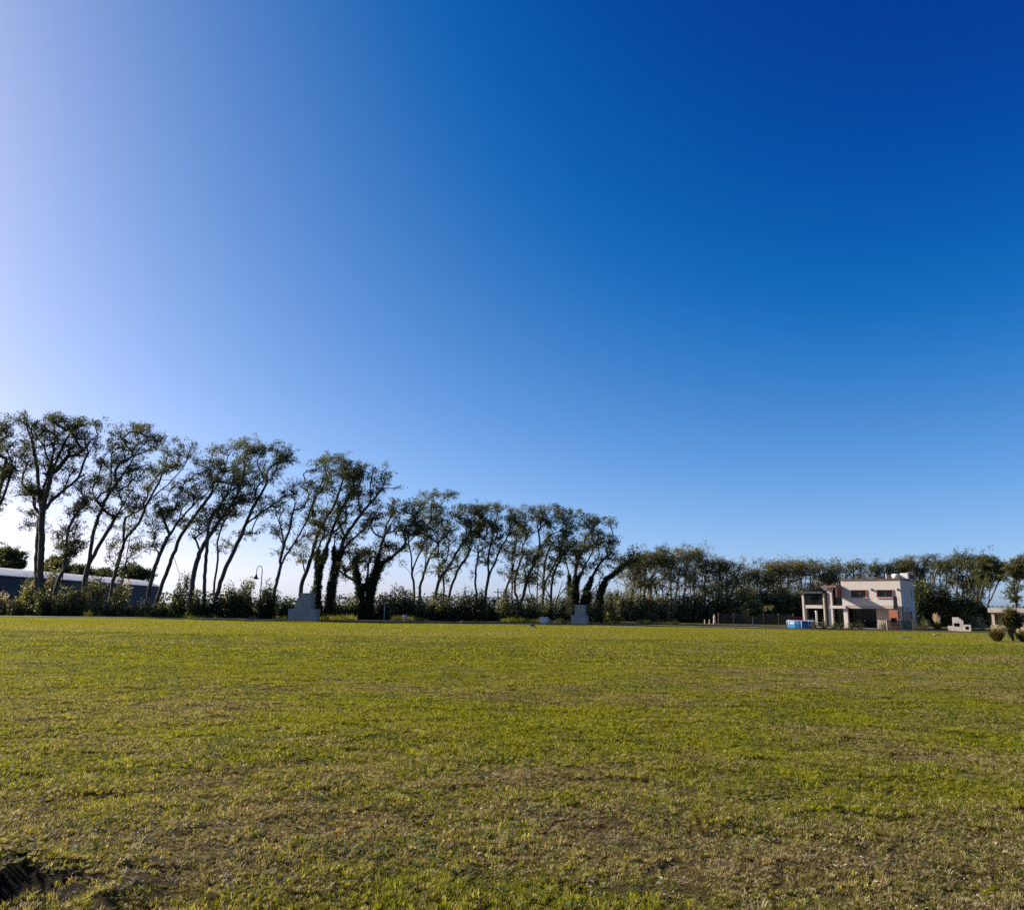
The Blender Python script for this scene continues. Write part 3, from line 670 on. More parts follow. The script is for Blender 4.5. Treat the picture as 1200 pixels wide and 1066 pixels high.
# the row goes on, farther off: (x, top, lean, width, depth, tint, label)
def far_tree(x, top, lean, wdt, Y, tint, label, seed, group, nst=2, low=.42, ivy=None, r0=.24, leafs=1.0):
    r = np.random.default_rng(seed); top += r.uniform(-3, 4); b = proj(ground(x, Y))[1]; H = b - top
    stems = []
    for s in range(nst):
        dx = lean + r.normal(0, .10) + (s - (nst - 1) / 2) * .30
        x0 = x + (s - (nst - 1) / 2) * 1.5
        stems.append([(x0 + dx * H * .55 * t ** 1.5 + r.normal(0, .8), b - H * .93 * t) for t in (0, .22, .45, .7, 1)])
    blobs = []
    wdt *= r.uniform(.85, 1.15)
    for q in range(7 if H > 60 else 6):
        t = r.uniform(low, 1); w_ = wdt * (.35 + .65 * math.sin(min(1, (t - low + .15) / (1 - low)) * 2.2))
        px = x + lean * H * .55 * t ** 1.5 + r.uniform(-.5, .5) * w_
        ry_ = r.uniform(.18, .30) * wdt; blobs.append((px, max(b - H * t, top + ry_ * 1.6), r.uniform(.26, .42) * wdt, ry_, np.clip(tint - .08 + r.normal(0, .14), 0, 1)))
    blobs.append((x + lean * H * .5, top + 8, wdt * .34, 5, tint)); blobs.append((x + lean * H * .45 + wdt * .2, top + 13, wdt * .3, 5, tint))
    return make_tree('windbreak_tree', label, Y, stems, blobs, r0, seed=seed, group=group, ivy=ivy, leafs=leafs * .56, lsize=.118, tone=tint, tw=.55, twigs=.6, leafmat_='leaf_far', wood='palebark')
G2 = 'trees of the farther windbreak'
FAR = [
 (738,644,.18,22,124,.55,'leaning tree with a brownish left crown, first past the bent ivy-covered trunk'),
 (751,642,.10,20,126,.45,'thin many-stemmed tree, second past the bent ivy-covered trunk'),
 (763,645,.05,18,127,.35,'narrow upright tree, third past the bent ivy-covered trunk'),
 (776,639,.05,20,128,.40,'bushy-topped tree, fourth past the bent ivy-covered trunk'),
 (789,641,.02,18,130,.55,'upright tree with an olive top, fifth past the bent ivy-covered trunk'),
 (800,638,.06,22,131,.30,'dark round-topped tree, highest of the clump left of the sky gap above the hedge'),
 (814,641,.05,20,132,.35,'dark tree at the right end of the clump, just left of the narrow sky gap'),
 (824,656,.02,14,133,.40,'short tree below the narrow sky gap in the windbreak'),
 (838,650,.02,22,134,.45,'dense tree standing right of the narrow sky gap'),
 (851,653,.02,20,135,.30,'dark full-crowned tree left of the round sky hole'),
 (866,660,.10,18,137,.40,'lower tree right above the round sky hole'),
 (880,657,.10,18,138,.40,'pale-leaved open tree behind the young lawn tree'),
 (893,662,.08,16,139,.35,'low gap-filling tree right of the young lawn tree'),
 (907,655,.05,24,141,.62,'brown-tinged broad tree, first left of the house'),
 (921,652,.03,24,143,.70,'tallest brown-tinged tree left of the house'),
 (937,653,.03,24,144,.66,'brown-tinged tree right behind the blue pool'),
 (952,654,.03,24,145,.60,'dense tree standing behind the left wing of the house'),
 (966,658,.02,22,146,.50,'tree behind the orange roof slab of the house'),
 (984,656,.04,24,147,.45,'dark thick-topped tree behind the joint of the two house wings'),
 (1003,657,.05,20,149,.38,'pale airy tree behind the left end of the upper floor'),
 (1021,658,.05,20,150,.30,'dark airy tree behind the middle of the upper floor'),
 (1037,656,.04,20,150,.30,'dark tree behind the roof of the house, left of the water tank'),
 (1052,655,.04,20,150,.36,'tree right behind the white water tank on the roof'),
 (1066,651,.04,22,150,.55,'yellowish airy tree behind the roof chimney'),
 (1083,650,.04,22,150,.36,'pale open tree, first right of the roof chimney'),
 (1104,650,.04,24,146,.48,'tree with a low brownish crown, second right of the roof chimney'),
 (1124,646,.05,28,144,.45,'highest tree of the group right of the house'),
 (1143,652,.08,24,142,.30,'dark-leaved tree at the right of the group beyond the house'),
]
for k, (x, top, lean, wd_, Y, tint, lab) in enumerate(FAR):
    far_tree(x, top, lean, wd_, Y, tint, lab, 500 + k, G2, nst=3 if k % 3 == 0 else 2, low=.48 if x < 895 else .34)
make_tree('windbreak_tree', 'clear-stemmed tree forking in a bold V, last before the open sky beside the flat-roofed house', 138,
  [[(1157,730),(1158,708),(1160,690),(1161,672),(1163,658)],[(1158,707),(1166,690),(1173,674),(1178,662)],[(1150,730),(1149,700),(1154,680),(1158,668)]],
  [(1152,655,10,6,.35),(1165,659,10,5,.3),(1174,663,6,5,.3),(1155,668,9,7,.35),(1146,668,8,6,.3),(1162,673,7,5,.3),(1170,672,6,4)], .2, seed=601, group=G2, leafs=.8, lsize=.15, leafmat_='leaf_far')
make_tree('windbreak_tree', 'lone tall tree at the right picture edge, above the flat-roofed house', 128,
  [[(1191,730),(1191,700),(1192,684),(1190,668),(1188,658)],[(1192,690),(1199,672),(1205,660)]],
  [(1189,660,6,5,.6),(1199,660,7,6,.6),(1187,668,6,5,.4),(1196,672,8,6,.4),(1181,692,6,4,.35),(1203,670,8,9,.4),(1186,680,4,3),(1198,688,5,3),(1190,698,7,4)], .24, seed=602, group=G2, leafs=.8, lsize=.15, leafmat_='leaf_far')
# trees behind the shed
def round_tree(x, base, blobs, Y, label, seed, trunk=True, tone=.4, name='tree', group=None):
    b = proj(ground(x, Y))[1]; top = min(q[1] for q in blobs)
    return make_tree(name, label, Y, [[(x, b), (x + 1, (b + top) / 2), (x, top)], [(x + 1, (b + top) / 2), (x + 8, top + 4)], [(x + 1, (b + top) / 2), (x - 7, top + 4)]], blobs, .3, seed=seed, leafs=.9, lsize=.26, tone=tone, tw=.8, twigs=0, group=group)
GB = 'trees standing behind the long shed'
round_tree(8, 0, [(4,649,11,5),(16,652,9,6),(-4,654,8,7),(8,661,14,5),(20,661,5,4)], 210, 'umbrella-shaped tree rising behind the left end of the shed roof', 701, group=GB)
round_tree(66, 0, [(66,663,9,6,.6),(58,667,8,5),(74,666,7,5),(68,655,3,3)], 215, 'round green tree behind the shed roof, beside the slim lamp pole', 702, tone=.5, group=GB)
round_tree(92, 0, [(92,667,8,5),(82,671,8,4),(101,670,7,4)], 225, 'low dark tree behind the shed roof between two leaning trunks', 703, group=GB)
round_tree(120, 0, [(114,672,6,4),(124,671,6,4),(132,674,6,3)], 235, 'small tree line tuft behind the middle of the shed roof', 704, group=GB)
round_tree(160, 0, [(154,668,8,5),(166,671,8,5),(147,672,5,4),(174,674,5,4)], 240, 'dome-shaped dark tree behind the right end of the shed roof', 705, tone=.2, group=GB)

# ------------------------------------------------------------------ shrubs under and beyond the row
def make_bush(name, label, x, top, wpx, Y, tint, seed, group=None, mat='bushleaf', dens=1.0, spike=.5, cat='shrub', base_py=None, lsize=.13, fill=1.0):
    r = np.random.default_rng(seed + 3000); g = ground(x, Y); m = Y / F
    H = max(.6, at(x, top, Y)[2] - g[2]) * r.uniform(.96, 1.24); W = wpx * m / 2
    root = empty(name, g, r.uniform(0, 6.28), label=label, cat=cat, group=group)
    nt_ = max(6, int(7 * W * W * H ** .5 * .9 * dens)); st = Pack(); lf = Pack()
    for k in range(nt_):
        a = r.uniform(0, 6.28); q = math.sqrt(r.uniform()); hh = H * (1 - .45 * q ** 2.2) * r.uniform(.35, 1.05)
        if k % 5 == 0: hh = H * r.uniform(.85, 1.15) * (1 - .3 * q * q)
        tip = np.array([W * q * math.cos(a), W * q * math.sin(a) * .8, hh]); b0 = np.array([tip[0] * .3, tip[1] * .3, -.05])
        P = catmull([b0, (b0 + tip) / 2 + [tip[0] * .1, tip[1] * .1, hh * .12], tip], .5)
        st.add(*tube_arrays(P, np.linspace(.035, .010, len(P)), 3))
        nl = int(105 * dens * r.uniform(.7, 1.3)); t = r.beta(1.6, 1.0, nl) * (len(P) - 1.01); i = t.astype(int)
        c = P[i] + (P[i + 1] - P[i]) * (t - i)[:, None] + r.normal(0, .20 + .10 * W / 2, (nl, 3)) * [1, 1, .8]
        up = r.uniform(0, 1, nl) < spike * .35; c[up] += np.stack([np.zeros(up.sum()), np.zeros(up.sum()), np.abs(r.normal(0, .28, up.sum()))], 1)
        c[:, 2] = np.maximum(c[:, 2], .03)
        tv = np.clip(tint + .04 + r.normal(0, .20) + r.normal(0, .10, nl), 0, 1)
        lf.add(*leaf_quads(c, lsize, r, tv))
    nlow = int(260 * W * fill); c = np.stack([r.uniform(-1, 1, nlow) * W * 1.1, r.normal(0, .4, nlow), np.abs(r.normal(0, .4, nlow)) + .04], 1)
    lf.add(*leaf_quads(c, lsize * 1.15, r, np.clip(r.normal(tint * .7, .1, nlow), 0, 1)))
    link('stems', st.mesh('stems'), M['bark'], root); link('foliage', lf.mesh('foliage'), M[mat], root)
    return root
GS = 'shrubs along the foot of the windbreak'
BUSH = [  # x, top, width, offset in depth, tint, label
 (2,699,20,-2,.62,'yellow-green shrub cut by the left picture edge'),
 (20,703,20,-3,.50,'mid-green shrub between the picture edge and the wide-crowned tree'),
 (30,672,22,1,.66,'tall shrub with pale dry tips, just left of the slit trunk'),
 (50,684,22,-3,.30,'dark shrub hiding the foot of the slit trunk'),
 (58,668,20,1,.60,'tall pale-flecked shrub right of the slit trunk'),
 (66,695,22,-3,.24,'dark shrub at the foot of the slim short tree'),
 (84,681,26,-2,.55,'full shrub with pale upper leaves, left of the feathery two-stemmed tree'),
 (108,676,26,-2,.60,'tall shrub in front of the shed, right of the feathery two-stemmed tree'),
 (122,706,18,-3,.40,'low round shrub below the bare-stemmed slender tree'),
 (138,684,22,-1,.55,'pale-topped shrub around the crooked sapling'),
 (152,709,20,-3,.42,'low shrub under the dark shed wall'),
 (170,702,14,-2,.68,'shrub with pinkish dry tips below the shed end'),
 (186,706,18,-3,.45,'low shrub right of the shed end'),
 (202,705,18,-2,.30,'dark arching shrub beneath the first sky gap right of the shed'),
 (214,680,22,0,.50,'open shrub left of the twin-trunk tree'),
 (232,692,24,-3,.34,'dark shrub at the foot of the twin-trunk tree'),
 (250,698,22,-3,.24,'low dark shrub right of the twin-trunk tree'),
 (267,684,20,0,.34,'upright shrub around the leaning trunk with the outflung branch'),
 (278,690,26,-3,.20,'broad dark shrub, second left of the lamp post'),
 (287,681,24,-1,.58,'tall bushy shrub with light top, next left of the lamp post'),
 (310,693,26,-2,.22,'dark broad shrub directly behind the lamp post'),
 (313,682,16,2,.48,'taller thin shrub showing over the dark one behind the lamp post'),
 (334,705,22,-2,.34,'low shrub between lamp post and larger pillar'),
 (348,706,20,1,.40,'low shrub touching the left side of the larger pillar'),
 (366,690,16,2,.46,'thin shrub showing above the larger pillar'),
 (392,704,22,1,.34,'low shrub right of the larger pillar'),
 (410,700,26,1,.40,'grassy green shrub left of the ivy-clad fork'),
 (426,706,20,2,.34,'low shrub behind the foot of the ivy-clad fork'),
 (448,695,22,0,.28,'dark shrub with thin shoots right of the ivy-clad fork'),
 (464,690,22,-1,.42,'shrub with upright leafy shoots, tallest right of the ivy-clad fork'),
 (477,694,22,-1,.48,'light green shrub left of the kinked tree'),
 (492,700,22,-2,.34,'leafy shrub at the foot of the narrow V tree'),
 (504,706,20,-1,.26,'low dark shrub right of the narrow V tree'),
 (514,695,20,0,.48,'shrub around the foot of the smooth-curved tree'),
 (530,700,24,-1,.26,'dark shrub right of the smooth-curved tree'),
 (549,690,26,-1,.50,'large rounded green shrub left of the pole-like tree'),
 (562,697,22,-2,.36,'shrub at the foot of the pole-like tree'),
 (576,704,18,-1,.30,'low shrub at the foot of the power pole'),
 (593,698,22,0,.40,'shrub right of the power pole'),
 (609,703,22,-1,.34,'low shrub under the crossing stems'),
 (624,700,24,-1,.52,'brownish shrub under the rusty-crowned tree'),
 (641,703,22,0,.42,'low shrub behind the white box'),
 (657,700,22,-1,.56,'yellowish shrub next left of the smaller pillar'),
 (666,686,16,2,.48,'thin tall shrub left behind the smaller pillar'),
 (697,706,22,0,.34,'low shrub next right of the smaller pillar'),
 (712,700,24,2,.46,'grey-green shrub past the bent ivy-covered trunk'),
]
for k, (x, top, wp, dd, tint, lab) in enumerate(BUSH):
    make_bush('shrub', lab, x, top, wp * 1.1, depth_row(x) + dd * 1.0 - .5, tint, k, GS, fill=2.0)
GF = 'shrubs of the farther hedge'
FB = [
 (722,697,24,.60,'brown-green shrub, first in the farther hedge'),(737,695,24,.66,'brownish shrub with ragged top, second in the farther hedge'),
 (752,699,22,.45,'dark-footed shrub, third in the farther hedge'),(766,696,24,.75,'yellow-brown shrub, fourth in the farther hedge'),
 (781,698,22,.62,'olive shrub left of the dark hedge hollow'),(796,700,22,.45,'shadowy shrub in the dark hedge hollow'),
 (810,695,22,.56,'light-leaved shrub right of the dark hedge hollow'),(825,697,24,.30,'dark shrub behind the white garden figures'),
 (841,693,24,.36,'dark broad shrub right of the white garden figures'),(857,696,24,.52,'shrub with brown flecks left of the young lawn tree'),
 (873,694,22,.56,'mixed shrub behind the young lawn tree'),(889,697,24,.42,'shrub right of the young lawn tree'),
 (905,690,26,.34,'tall dark shrub left of the blue pool'),(922,686,26,.28,'tallest dark shrub behind the blue pool'),(938,690,22,.22,'black-green shrub beside the left wing of the house'),
]
for k, (x, top, wp, tint, lab) in enumerate(FB):
    make_bush('hedge_shrub', lab, x, top, wp * 1.2, 119 + (x - 722) / 220 * 10, tint, 100 + k, GF, dens=.9, lsize=.16)
GD = 'dark dense shrubs beyond the house'
DB = [(1078,686,24,.34,'tall dark shrub touching the right wall of the house'),(1092,688,24,.26,'dark shrub behind the pampas plume'),(1106,690,24,.24,'dark shrub behind the white grill, left of its chimney'),
 (1121,694,24,.30,'dark brownish shrub right behind the white grill'),(1136,698,22,.34,'lower brown shrub right of the white grill'),(1149,705,20,.30,'low dark shrub beside the flat-roofed house')]
for k, (x, top, wp, tint, lab) in enumerate(DB):
    make_bush('hedge_shrub', lab, x, top, wp * 1.35, 122, tint, 140 + k, GD, dens=1.1, lsize=.17)
# a far wood that reads as one mass, all along the horizon
r = np.random.default_rng(5); fw = Pack()
for x in np.arange(-420, 520, 2.2):
    Y = 330 + 60 * fbm(x / 60, 3.1, 8, 2) ; h = 3.0 + 7.5 * float(fbm(x / 17, 1.7, 9, 3)) ** 1.2; n = 46
    c = np.stack([x + r.normal(0, 2.2, n), Y + r.normal(0, 4, n), r.uniform(0, 1, n) ** .8 * h * r.uniform(.7, 1.1)], 1); c[:, 2] += terrain(c[:, 0], c[:, 1])
    fw.add(*leaf_quads(c, .75, r, np.clip(r.normal(.45, .2, n), 0, 1)))
tag(link('distant_wood', fw.mesh('distant_wood'), M['farleaf']), kind='stuff')

# ------------------------------------------------------------------ road and verge beyond the lawn
def strip(name, offs0, offs1, mat, lift, xs=np.arange(-180, 300, 3.0)):
    # follows the edge of the lawn
    c = np.interp(xs, [-180, -60, 20, 60, 120, 300], [78, 82.5, 84, 98, 112, 130])
    v = []
    for o in np.linspace(offs0, offs1, 4):
        y = c + o; v.append(np.stack([xs, y, terrain(xs, y) + lift], 1))
    n = len(xs); i, j = np.meshgrid(np.arange(n - 1), np.arange(3)); q = (j * n + i).ravel()
    return tag(link(name, quads_mesh(name, np.concatenate(v), np.stack([q, q + 1, q + n + 1, q + n], 1)), mat), kind='structure')
M['road'] = surf('pale_gravel_road', (.15, .13, .10), .95, .6, .5, .3, fine=8)
strip('road', 2.0, 6.5, M['road'], .05)

# ------------------------------------------------------------------ street furniture
def gooseneck(x, Y, H, label, side=-1):
    g = ground(x, Y); t = empty('street_lamp', g, 0, label=label, cat='lamp post')
    MB().lathe([(.0, 0), (.16, 0), (.16, .25), (.10, .35), (.085, .9), (.06, 1.0), (0.0, 1.02)], 14).build('base', M['blackmetal'], t, True)
    MB().tube([(0, 0, .9), (0, 0, H - .75)], [.06, .05], 10).build('pole', M['blackmetal'], t, True)
    a = [(side * (.32 - .32 * math.cos(q)), 0, H - .75 + .55 * math.sin(q) + (0 if q < 2.4 else -.1)) for q in np.linspace(0, math.pi, 12)] + [(side * .64, 0, H - 1.15)]
    MB().tube(a, .04, 8).build('arm', M['blackmetal'], t, True)
    s = MB().lathe([(0, 0), (.05, 0), (.07, -.12), (.12, -.2), (.15, -.38), (.34, -.52), (.36, -.58), (.30, -.56), (.13, -.4), (0, -.36)], 18, (side * .64, 0, H - 1.12)).build('lamp_shade', M['blackmetal'], t, True)
    MB().lathe([(0, 0), (.10, .02), (.11, -.1), (.07, -.2), (0, -.24)], 12, (side * .64, 0, H - 1.54)).build('bulb', M['greymetal'], s, True)
gooseneck(303, 89, 6.2, 'black gooseneck lamp post with bell shade by the road, against open sky')
gooseneck(68, 104, 10.9, 'thin dark lamp pole seen between the slit trunk and the feathery tree')

def pillar(x, Y, S, label, rz):
    g = ground(x, Y); t = empty('utility_pillar', g, rz, label=label, cat='pillar')
    MB().box(-1.8 * S, 1.75 * S, -.5 * S, .5 * S, -.1, 1.35 * S).build('base_block', M['concrete'], t, bevel=.02)
    MB().box(-.42 * S, 1.0 * S, -.42 * S, .42 * S, 1.35 * S, 3.05 * S).build('tower_block', M['concrete'], t, bevel=.02)
    MB().box(-.46 * S, 1.04 * S, -.46 * S, .46 * S, 3.05 * S, 3.15 * S).build('cap', M['concrete'], t, bevel=.02)
    MB().box(-1.05 * S, -.42 * S, -.38 * S, .38 * S, 1.35 * S, 1.95 * S).box(-.82 * S, -.42 * S, -.34 * S, .34 * S, 1.95 * S, 2.6 * S).build('stepped_wing', M['concrete'], t, bevel=.02)
    d = MB().box(-.15 * S, .45 * S, -.425 * S - .012, -.425 * S + .02, 1.7 * S, 2.5 * S).build('meter_door', M['concrete'], t, bevel=.005)
    MB().box(.36 * S, .40 * S, -.46 * S, -.43 * S, 2.05 * S, 2.15 * S).build('handle', M['greymetal'], d)
pillar(356, 84.5, .93, 'large grey stepped concrete utility pillar by the road, before the ivy-wrapped trunks', R(-12))
p2 = ground(679.5, 88); t = empty('utility_pillar', p2, R(-25), label='smaller weathered grey utility pillar in front of the fan of ivy-footed stems', cat='pillar')
MB().box(-.88, .88, -.5, .5, -.1, 1.0).build('base_block', M['concrete'], t, bevel=.02)
MB().box(-.45, .62, -.42, .42, 1.0, 2.05).build('tower_block', M['concrete'], t, bevel=.02)
MB().box(-.48, .65, -.45, .45, 2.05, 2.13).build('cap', M['concrete'], t, bevel=.02)
d = MB().box(-.2, .35, -.437, -.40, 1.15, 1.85).build('meter_door', M['concrete'], t, bevel=.005)
MB().box(.27, .31, -.46, -.43, 1.45, 1.55).build('handle', M['greymetal'], d)
# power pole
g = ground(583, 112); t = empty('power_pole', g, 0, label='wooden power pole with short crossarms standing among the row', cat='power pole')
MB().tube([(0, 0, -.2), (0, 0, 4.35)], [.13, .09], 10).build('pole', M['wood'], t, True)
for z, hw in ((3.0, .5), (3.75, .6)):
    c = MB().box(-hw, hw, -.12, -.02, z, z + .1).build('crossarm', M['wood'], t)
    for s in (-.85, .85): MB().lathe([(0, 0), (.04, 0), (.06, .06), (.03, .12), (0, .14)], 8, (s * hw, -.07, z + .1)).build('insulator', M['white'], c, True)
mesh_thing(MB().box(-.05, .05, -.05, .05, -.1, 1.9).box(-.07, .07, -.07, .07, 1.9, 1.97), 'post', M['palewood'], ground(450, 96), label='bare upright post on the verge right of the ivy-clad fork', cat='post')
mesh_thing(MB().lathe([(0, 0), (.2, 0), (.21, .55), (.24, .56), (.22, .66), (0, .72)], 14), 'litter_bin', M['white'], ground(474, 90), smooth=True, label='small pale bin standing at the roadside right of the bare post', cat='bin')
t = empty('utility_box', ground(637.5, 92), R(-15), label='low white utility box at the roadside left of the smaller pillar', cat='box')
MB().box(-.45, .45, -.25, .25, 0, .62).build('body', M['white'], t, bevel=.02); MB().box(-.5, .5, -.3, .3, .62, .68).build('lid', M['white'], t, bevel=.01)
mesh_thing(MB().lathe([(0, 0), (.12, 0), (.1, .3), (.13, .34), (.11, .5), (0, .55)], 12), 'bollard', M['concrete'], ground(644, 91), smooth=True, label='little pale bollard just right of the low white utility box', cat='bollard')
t = empty('parked_trailer', ground(550, 101), R(-8), label='blue tarp-covered trailer half hidden behind the shrubs left of the power pole', cat='trailer')
MB().box(-1.0, 1.0, -.6, .6, .35, .55).build('bed', M['greymetal'], t)
MB().add([(-1, -.6, .55), (1, -.6, .55), (1, .6, .55), (-1, .6, .55), (-.9, -.5, 1.0), (.9, -.5, .95), (.9, .5, .95), (-.9, .5, 1.0)], [(3, 2, 1, 0), (4, 5, 6, 7), (0, 1, 5, 4), (1, 2, 6, 5), (2, 3, 7, 6), (3, 0, 4, 7)]).build('tarp', M['bluetarp'], t, bevel=.05)
for s in (-.62, .62): MB().tube([(0, s - .07, .28), (0, s + .07, .28)], .28, 14).build('wheel', M['blackmetal'], t)
# white garden figures left of the young tree
for x, h, lab in ((826, .75, 'short white garden figure, leftmost of the three by the hedge'), (831.5, .8, 'white garden figure in the middle of the three by the hedge'), (837.5, 1.6, 'tall white garden figure, rightmost of the three by the hedge')):
    s = h / 1.85
    mesh_thing(MB().lathe([(0, 0), (.26 * s, 0), (.26 * s, .18 * s), (.2 * s, .2 * s), (.24 * s, .5 * s), (.17 * s, .85 * s), (.23 * s, 1.2 * s), (.1 * s, 1.32 * s), (.06 * s, 1.36 * s), (.12 * s, 1.48 * s), (.09 * s, 1.58 * s), (0, 1.6 * s)], 14), 'garden_statue', M['stucco_tan'], ground(x, 111), smooth=True, label=lab, cat='statue', group='white garden figures by the hedge')
# birds on the lawn
def bird(px, Y, yaw, peck, label, mat):
    b = MB(); a = peck
    b.tube([(-.24, 0, .20), (-.17, 0, .215), (-.08, 0, .225), (.03, 0, .23), (.10, 0, .225 - .03 * a), (.14, 0, .24 - .10 * a), (.17, 0, .285 - .19 * a), (.20, 0, .315 - .25 * a), (.235, 0, .31 - .27 * a), (.255, 0, .305 - .29 * a), (.30, 0, .295 - .32 * a)],
           [.006, .025, .055, .068, .058, .036, .026, .036, .028, .009, .003], 9)
    for s in (-.03, .03): b.tube([(.0, s, .19), (-.015, s, .10), (.005, s, .004), (.05, s, .002)], [.012, .006, .006, .003], 5)
    o = mesh_thing(b, 'bird', mat, ground(px, Y), yaw, True, label=label, cat='bird'); o.scale = (1.25,) * 3
M['bird'] = surf('grey_brown_feathers', (.10, .085, .07), .8, .5, 14); M['bird_pale'] = surf('pale_feathers', (.30, .26, .21), .8, .6, 12, dirt=(.04, .04, .04))
bird(624, 66, R(25), .9, 'dark bird pecking on the lawn toward the smaller pillar', M['bird'])
bird(540, 73, R(60), 0, 'pale brown bird standing upright on the far lawn', M['bird_pale'])

# ------------------------------------------------------------------ the long shed on the left
A = at(-40, 700, 120); B = at(186, 700, 205); A[2] = B[2] = 0
dv = B - A; Ls = float(np.linalg.norm(dv)); ang = math.atan2(dv[1], dv[0])
t = empty('shed', tuple(A), ang, label='long low shed with a pale curved metal roof and dark corrugated walls', cat='shed')
wz, dep, rise = 5.7, 14.0, 1.7
MB().wall(0, Ls, -.3, wz, 0, .2).build('front_wall', M['shedwall'], t)
MB().box(Ls - .2, Ls, .2, dep - .2, -.3, wz).build('end_wall', M['shedwall'], t); MB().box(0, Ls, dep - .2, dep, -.3, wz).build('back_wall', M['shedwall'], t)
rf = MB(); n = 20; prof = [(-.5 + (dep + 1) * q / n, wz + .02 + rise * math.sin(math.pi * q / n)) for q in range(n + 1)]
v = [(x, y, z + dz) for dz in (0, .12) for x in (-.5, Ls + .5) for y, z in prof]; k = n + 1
f = []
for q in range(n): f += [(q, q + 1, k + q + 1, k + q), (2 * k + q, 3 * k + q, 3 * k + q + 1, 2 * k + q + 1), (k + q, k + q + 1, 3 * k + q + 1, 3 * k + q), (q + 1, q, 2 * k + q, 2 * k + q + 1)]
f += [(0, k, 3 * k, 2 * k), (n, 2 * k + n, 3 * k + n, k + n)]
rf.add(v, f).build('roof', M['shedroof'], t)
ge = MB(); ge.add([(Ls - .1, y, z - .03) for y, z in prof[1:-1]] + [(Ls - .1, prof[-1][0] - .5, wz), (Ls - .1, .2, wz)], [tuple(range(n + 1))]).build('gable', M['shedwall'], t)

# ------------------------------------------------------------------ the two-storey house
HO = ground(987, 102.5); HR = R(-40)
HM = np.array(Matrix.Rotation(HR, 3, 'Z'))
house = empty('house', HO, HR, label='modern two-storey house with pale stucco walls, orange roof slab and flat upper roof', cat='house')
def hp(px, py, yl=0.0):        # where that direction meets the vertical plane y = yl of the house: (x, z) in the house's own metres
    o = HM.T @ (CAMP - HO); d = HM.T @ ray(px, py); t = (yl - o[1]) / d[1]; p = o + d * t; return p[0], p[2]
def hside(px, py, xl):
    o = HM.T @ (CAMP - HO); d = HM.T @ ray(px, py); t = (xl - o[0]) / d[0]; p = o + d * t; return p[1], p[2]
def rect(x0, y0, x1, y1, yl=0.0):
    a = hp(x0, y0, yl); b = hp(x1, y1, yl); return a[0], b[0], b[1], a[1]
XL, _ = hp(986.2, 694); XR, _ = hp(1055.6, 694); ZT = hp(1020, 679.2)[1]; ZB = hp(1020, 709.6)[1]; YB = hside(1070.6, 690, XR)[0]
w1 = rect(997, 691, 1017, 700.2); w2 = rect(1026.6, 690.8, 1048.2, 700.2)
ST = M['stucco']
MB().wall(XL, XR, ZB, ZT, 0, .25, [w1, w2]).build('upper_wall', ST, house)
sw = hside(1067.3, 692, XR)[0], hside(1070, 701, XR)[0]; swz = hside(1069, 701, XR)[1], hside(1069, 692, XR)[1]
zd = hside(1066, 716.5, XR)[1]
y1d, y2d = hside(1060, 722, XR)[0], hside(1069.5, 722, XR)[0]
MB().wall(.25, YB, 0, ZT, XR, XR - .25, [(y1d, y2d, 0.02, zd), (min(sw), max(sw) - .3, swz[0], swz[1])], axis='y').build('side_wall', ST, house)
MB().box(XL + .25, XR - .25, YB - .25, YB, 0, ZT).build('back_wall', ST, house)
MB().box(XL, XL + .25, .25, YB, 0, ZT).build('side_wall', ST, house)
rf = MB().box(XL - .12, XR + .12, -.12, YB + .12, ZT, ZT + .16).build('flat_roof', M['trim'], house)
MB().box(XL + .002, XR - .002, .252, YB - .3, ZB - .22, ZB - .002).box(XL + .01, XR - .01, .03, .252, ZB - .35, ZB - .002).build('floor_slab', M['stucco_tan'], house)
for w_, nm in ((w1, 'window'), (w2, 'window')):
    x0, x1, z0, z1 = w_; f = .13
    o = MB().wall(x0 + .003, x1 - .003, z0 + .003, z1 - .003, -.07, .2, [(x0 + f, x1 - f * 1.6, z0 + f, z1 - f * .6)]).build(nm, M['frame'], house)
    MB().box(x0 + f, x1 - f * 1.6, .12, .15, z0 + f, z1 - f * .6).build('pane', M['glass'], o)
    xm = (x0 + x1) / 2; MB().box(xm - .03, xm + .03, .09, .118, z0 + f, z1 - f * .6).build('mullion', M['frame'], o)
    MB().box(x0 - .05, x1 + .05, -.14, -.072, z0 - .05, z0 + .02).build('sill', M['stucco'], o)
MB().box(XR - .19, XR - .16, min(sw) - .02, max(sw) - .28, swz[0] - .02, swz[1] + .02).build('side_pane', M['glass'], house)
for px in (1021.7, 1052.3):
    x, z = hp(px, 690.8); l = MB().box(x - .07, x + .07, -.16, -.001, z - .1, z + .14).build('wall_light', M['blackmetal'], house)
# ground floor, set back under the upper one
gl = rect(994.2, 713, 1029, 735, 1.3)
MB().box(gl[0] - .2, gl[1], 1.3, 1.34, .05, ZB - .36).build('sliding_door', M['glass'], house)
for k in range(5):
    x = gl[0] + (gl[1] - gl[0]) * k / 4; MB().box(x - .035, x + .035, 1.24, 1.298, .05, ZB - .36).build('door_frame', M['blackmetal'], house)
bw = rect(1029, 714, 1043.5, 735, 1.0)
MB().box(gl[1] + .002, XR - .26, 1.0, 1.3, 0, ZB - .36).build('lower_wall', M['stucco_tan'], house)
pl = rect(988, 712, 994.4, 735, .05)
MB().box(pl[0], pl[1], .05, .55, 0, ZB - .36).build('porch_pillar', ST, house)
# vents above the side door
for q in range(3):
    y, z = hside(1061.5 + 2.0 * q, 713, XR); MB().box(XR + .001, XR + .02, y - .1, y + .1, z - .1, z + .1).build('vent', M['blackmetal'], house)
MB().box(XR - .2, XR - .16, y1d, y2d, .02, zd).build('side_door', M['frame'], house)
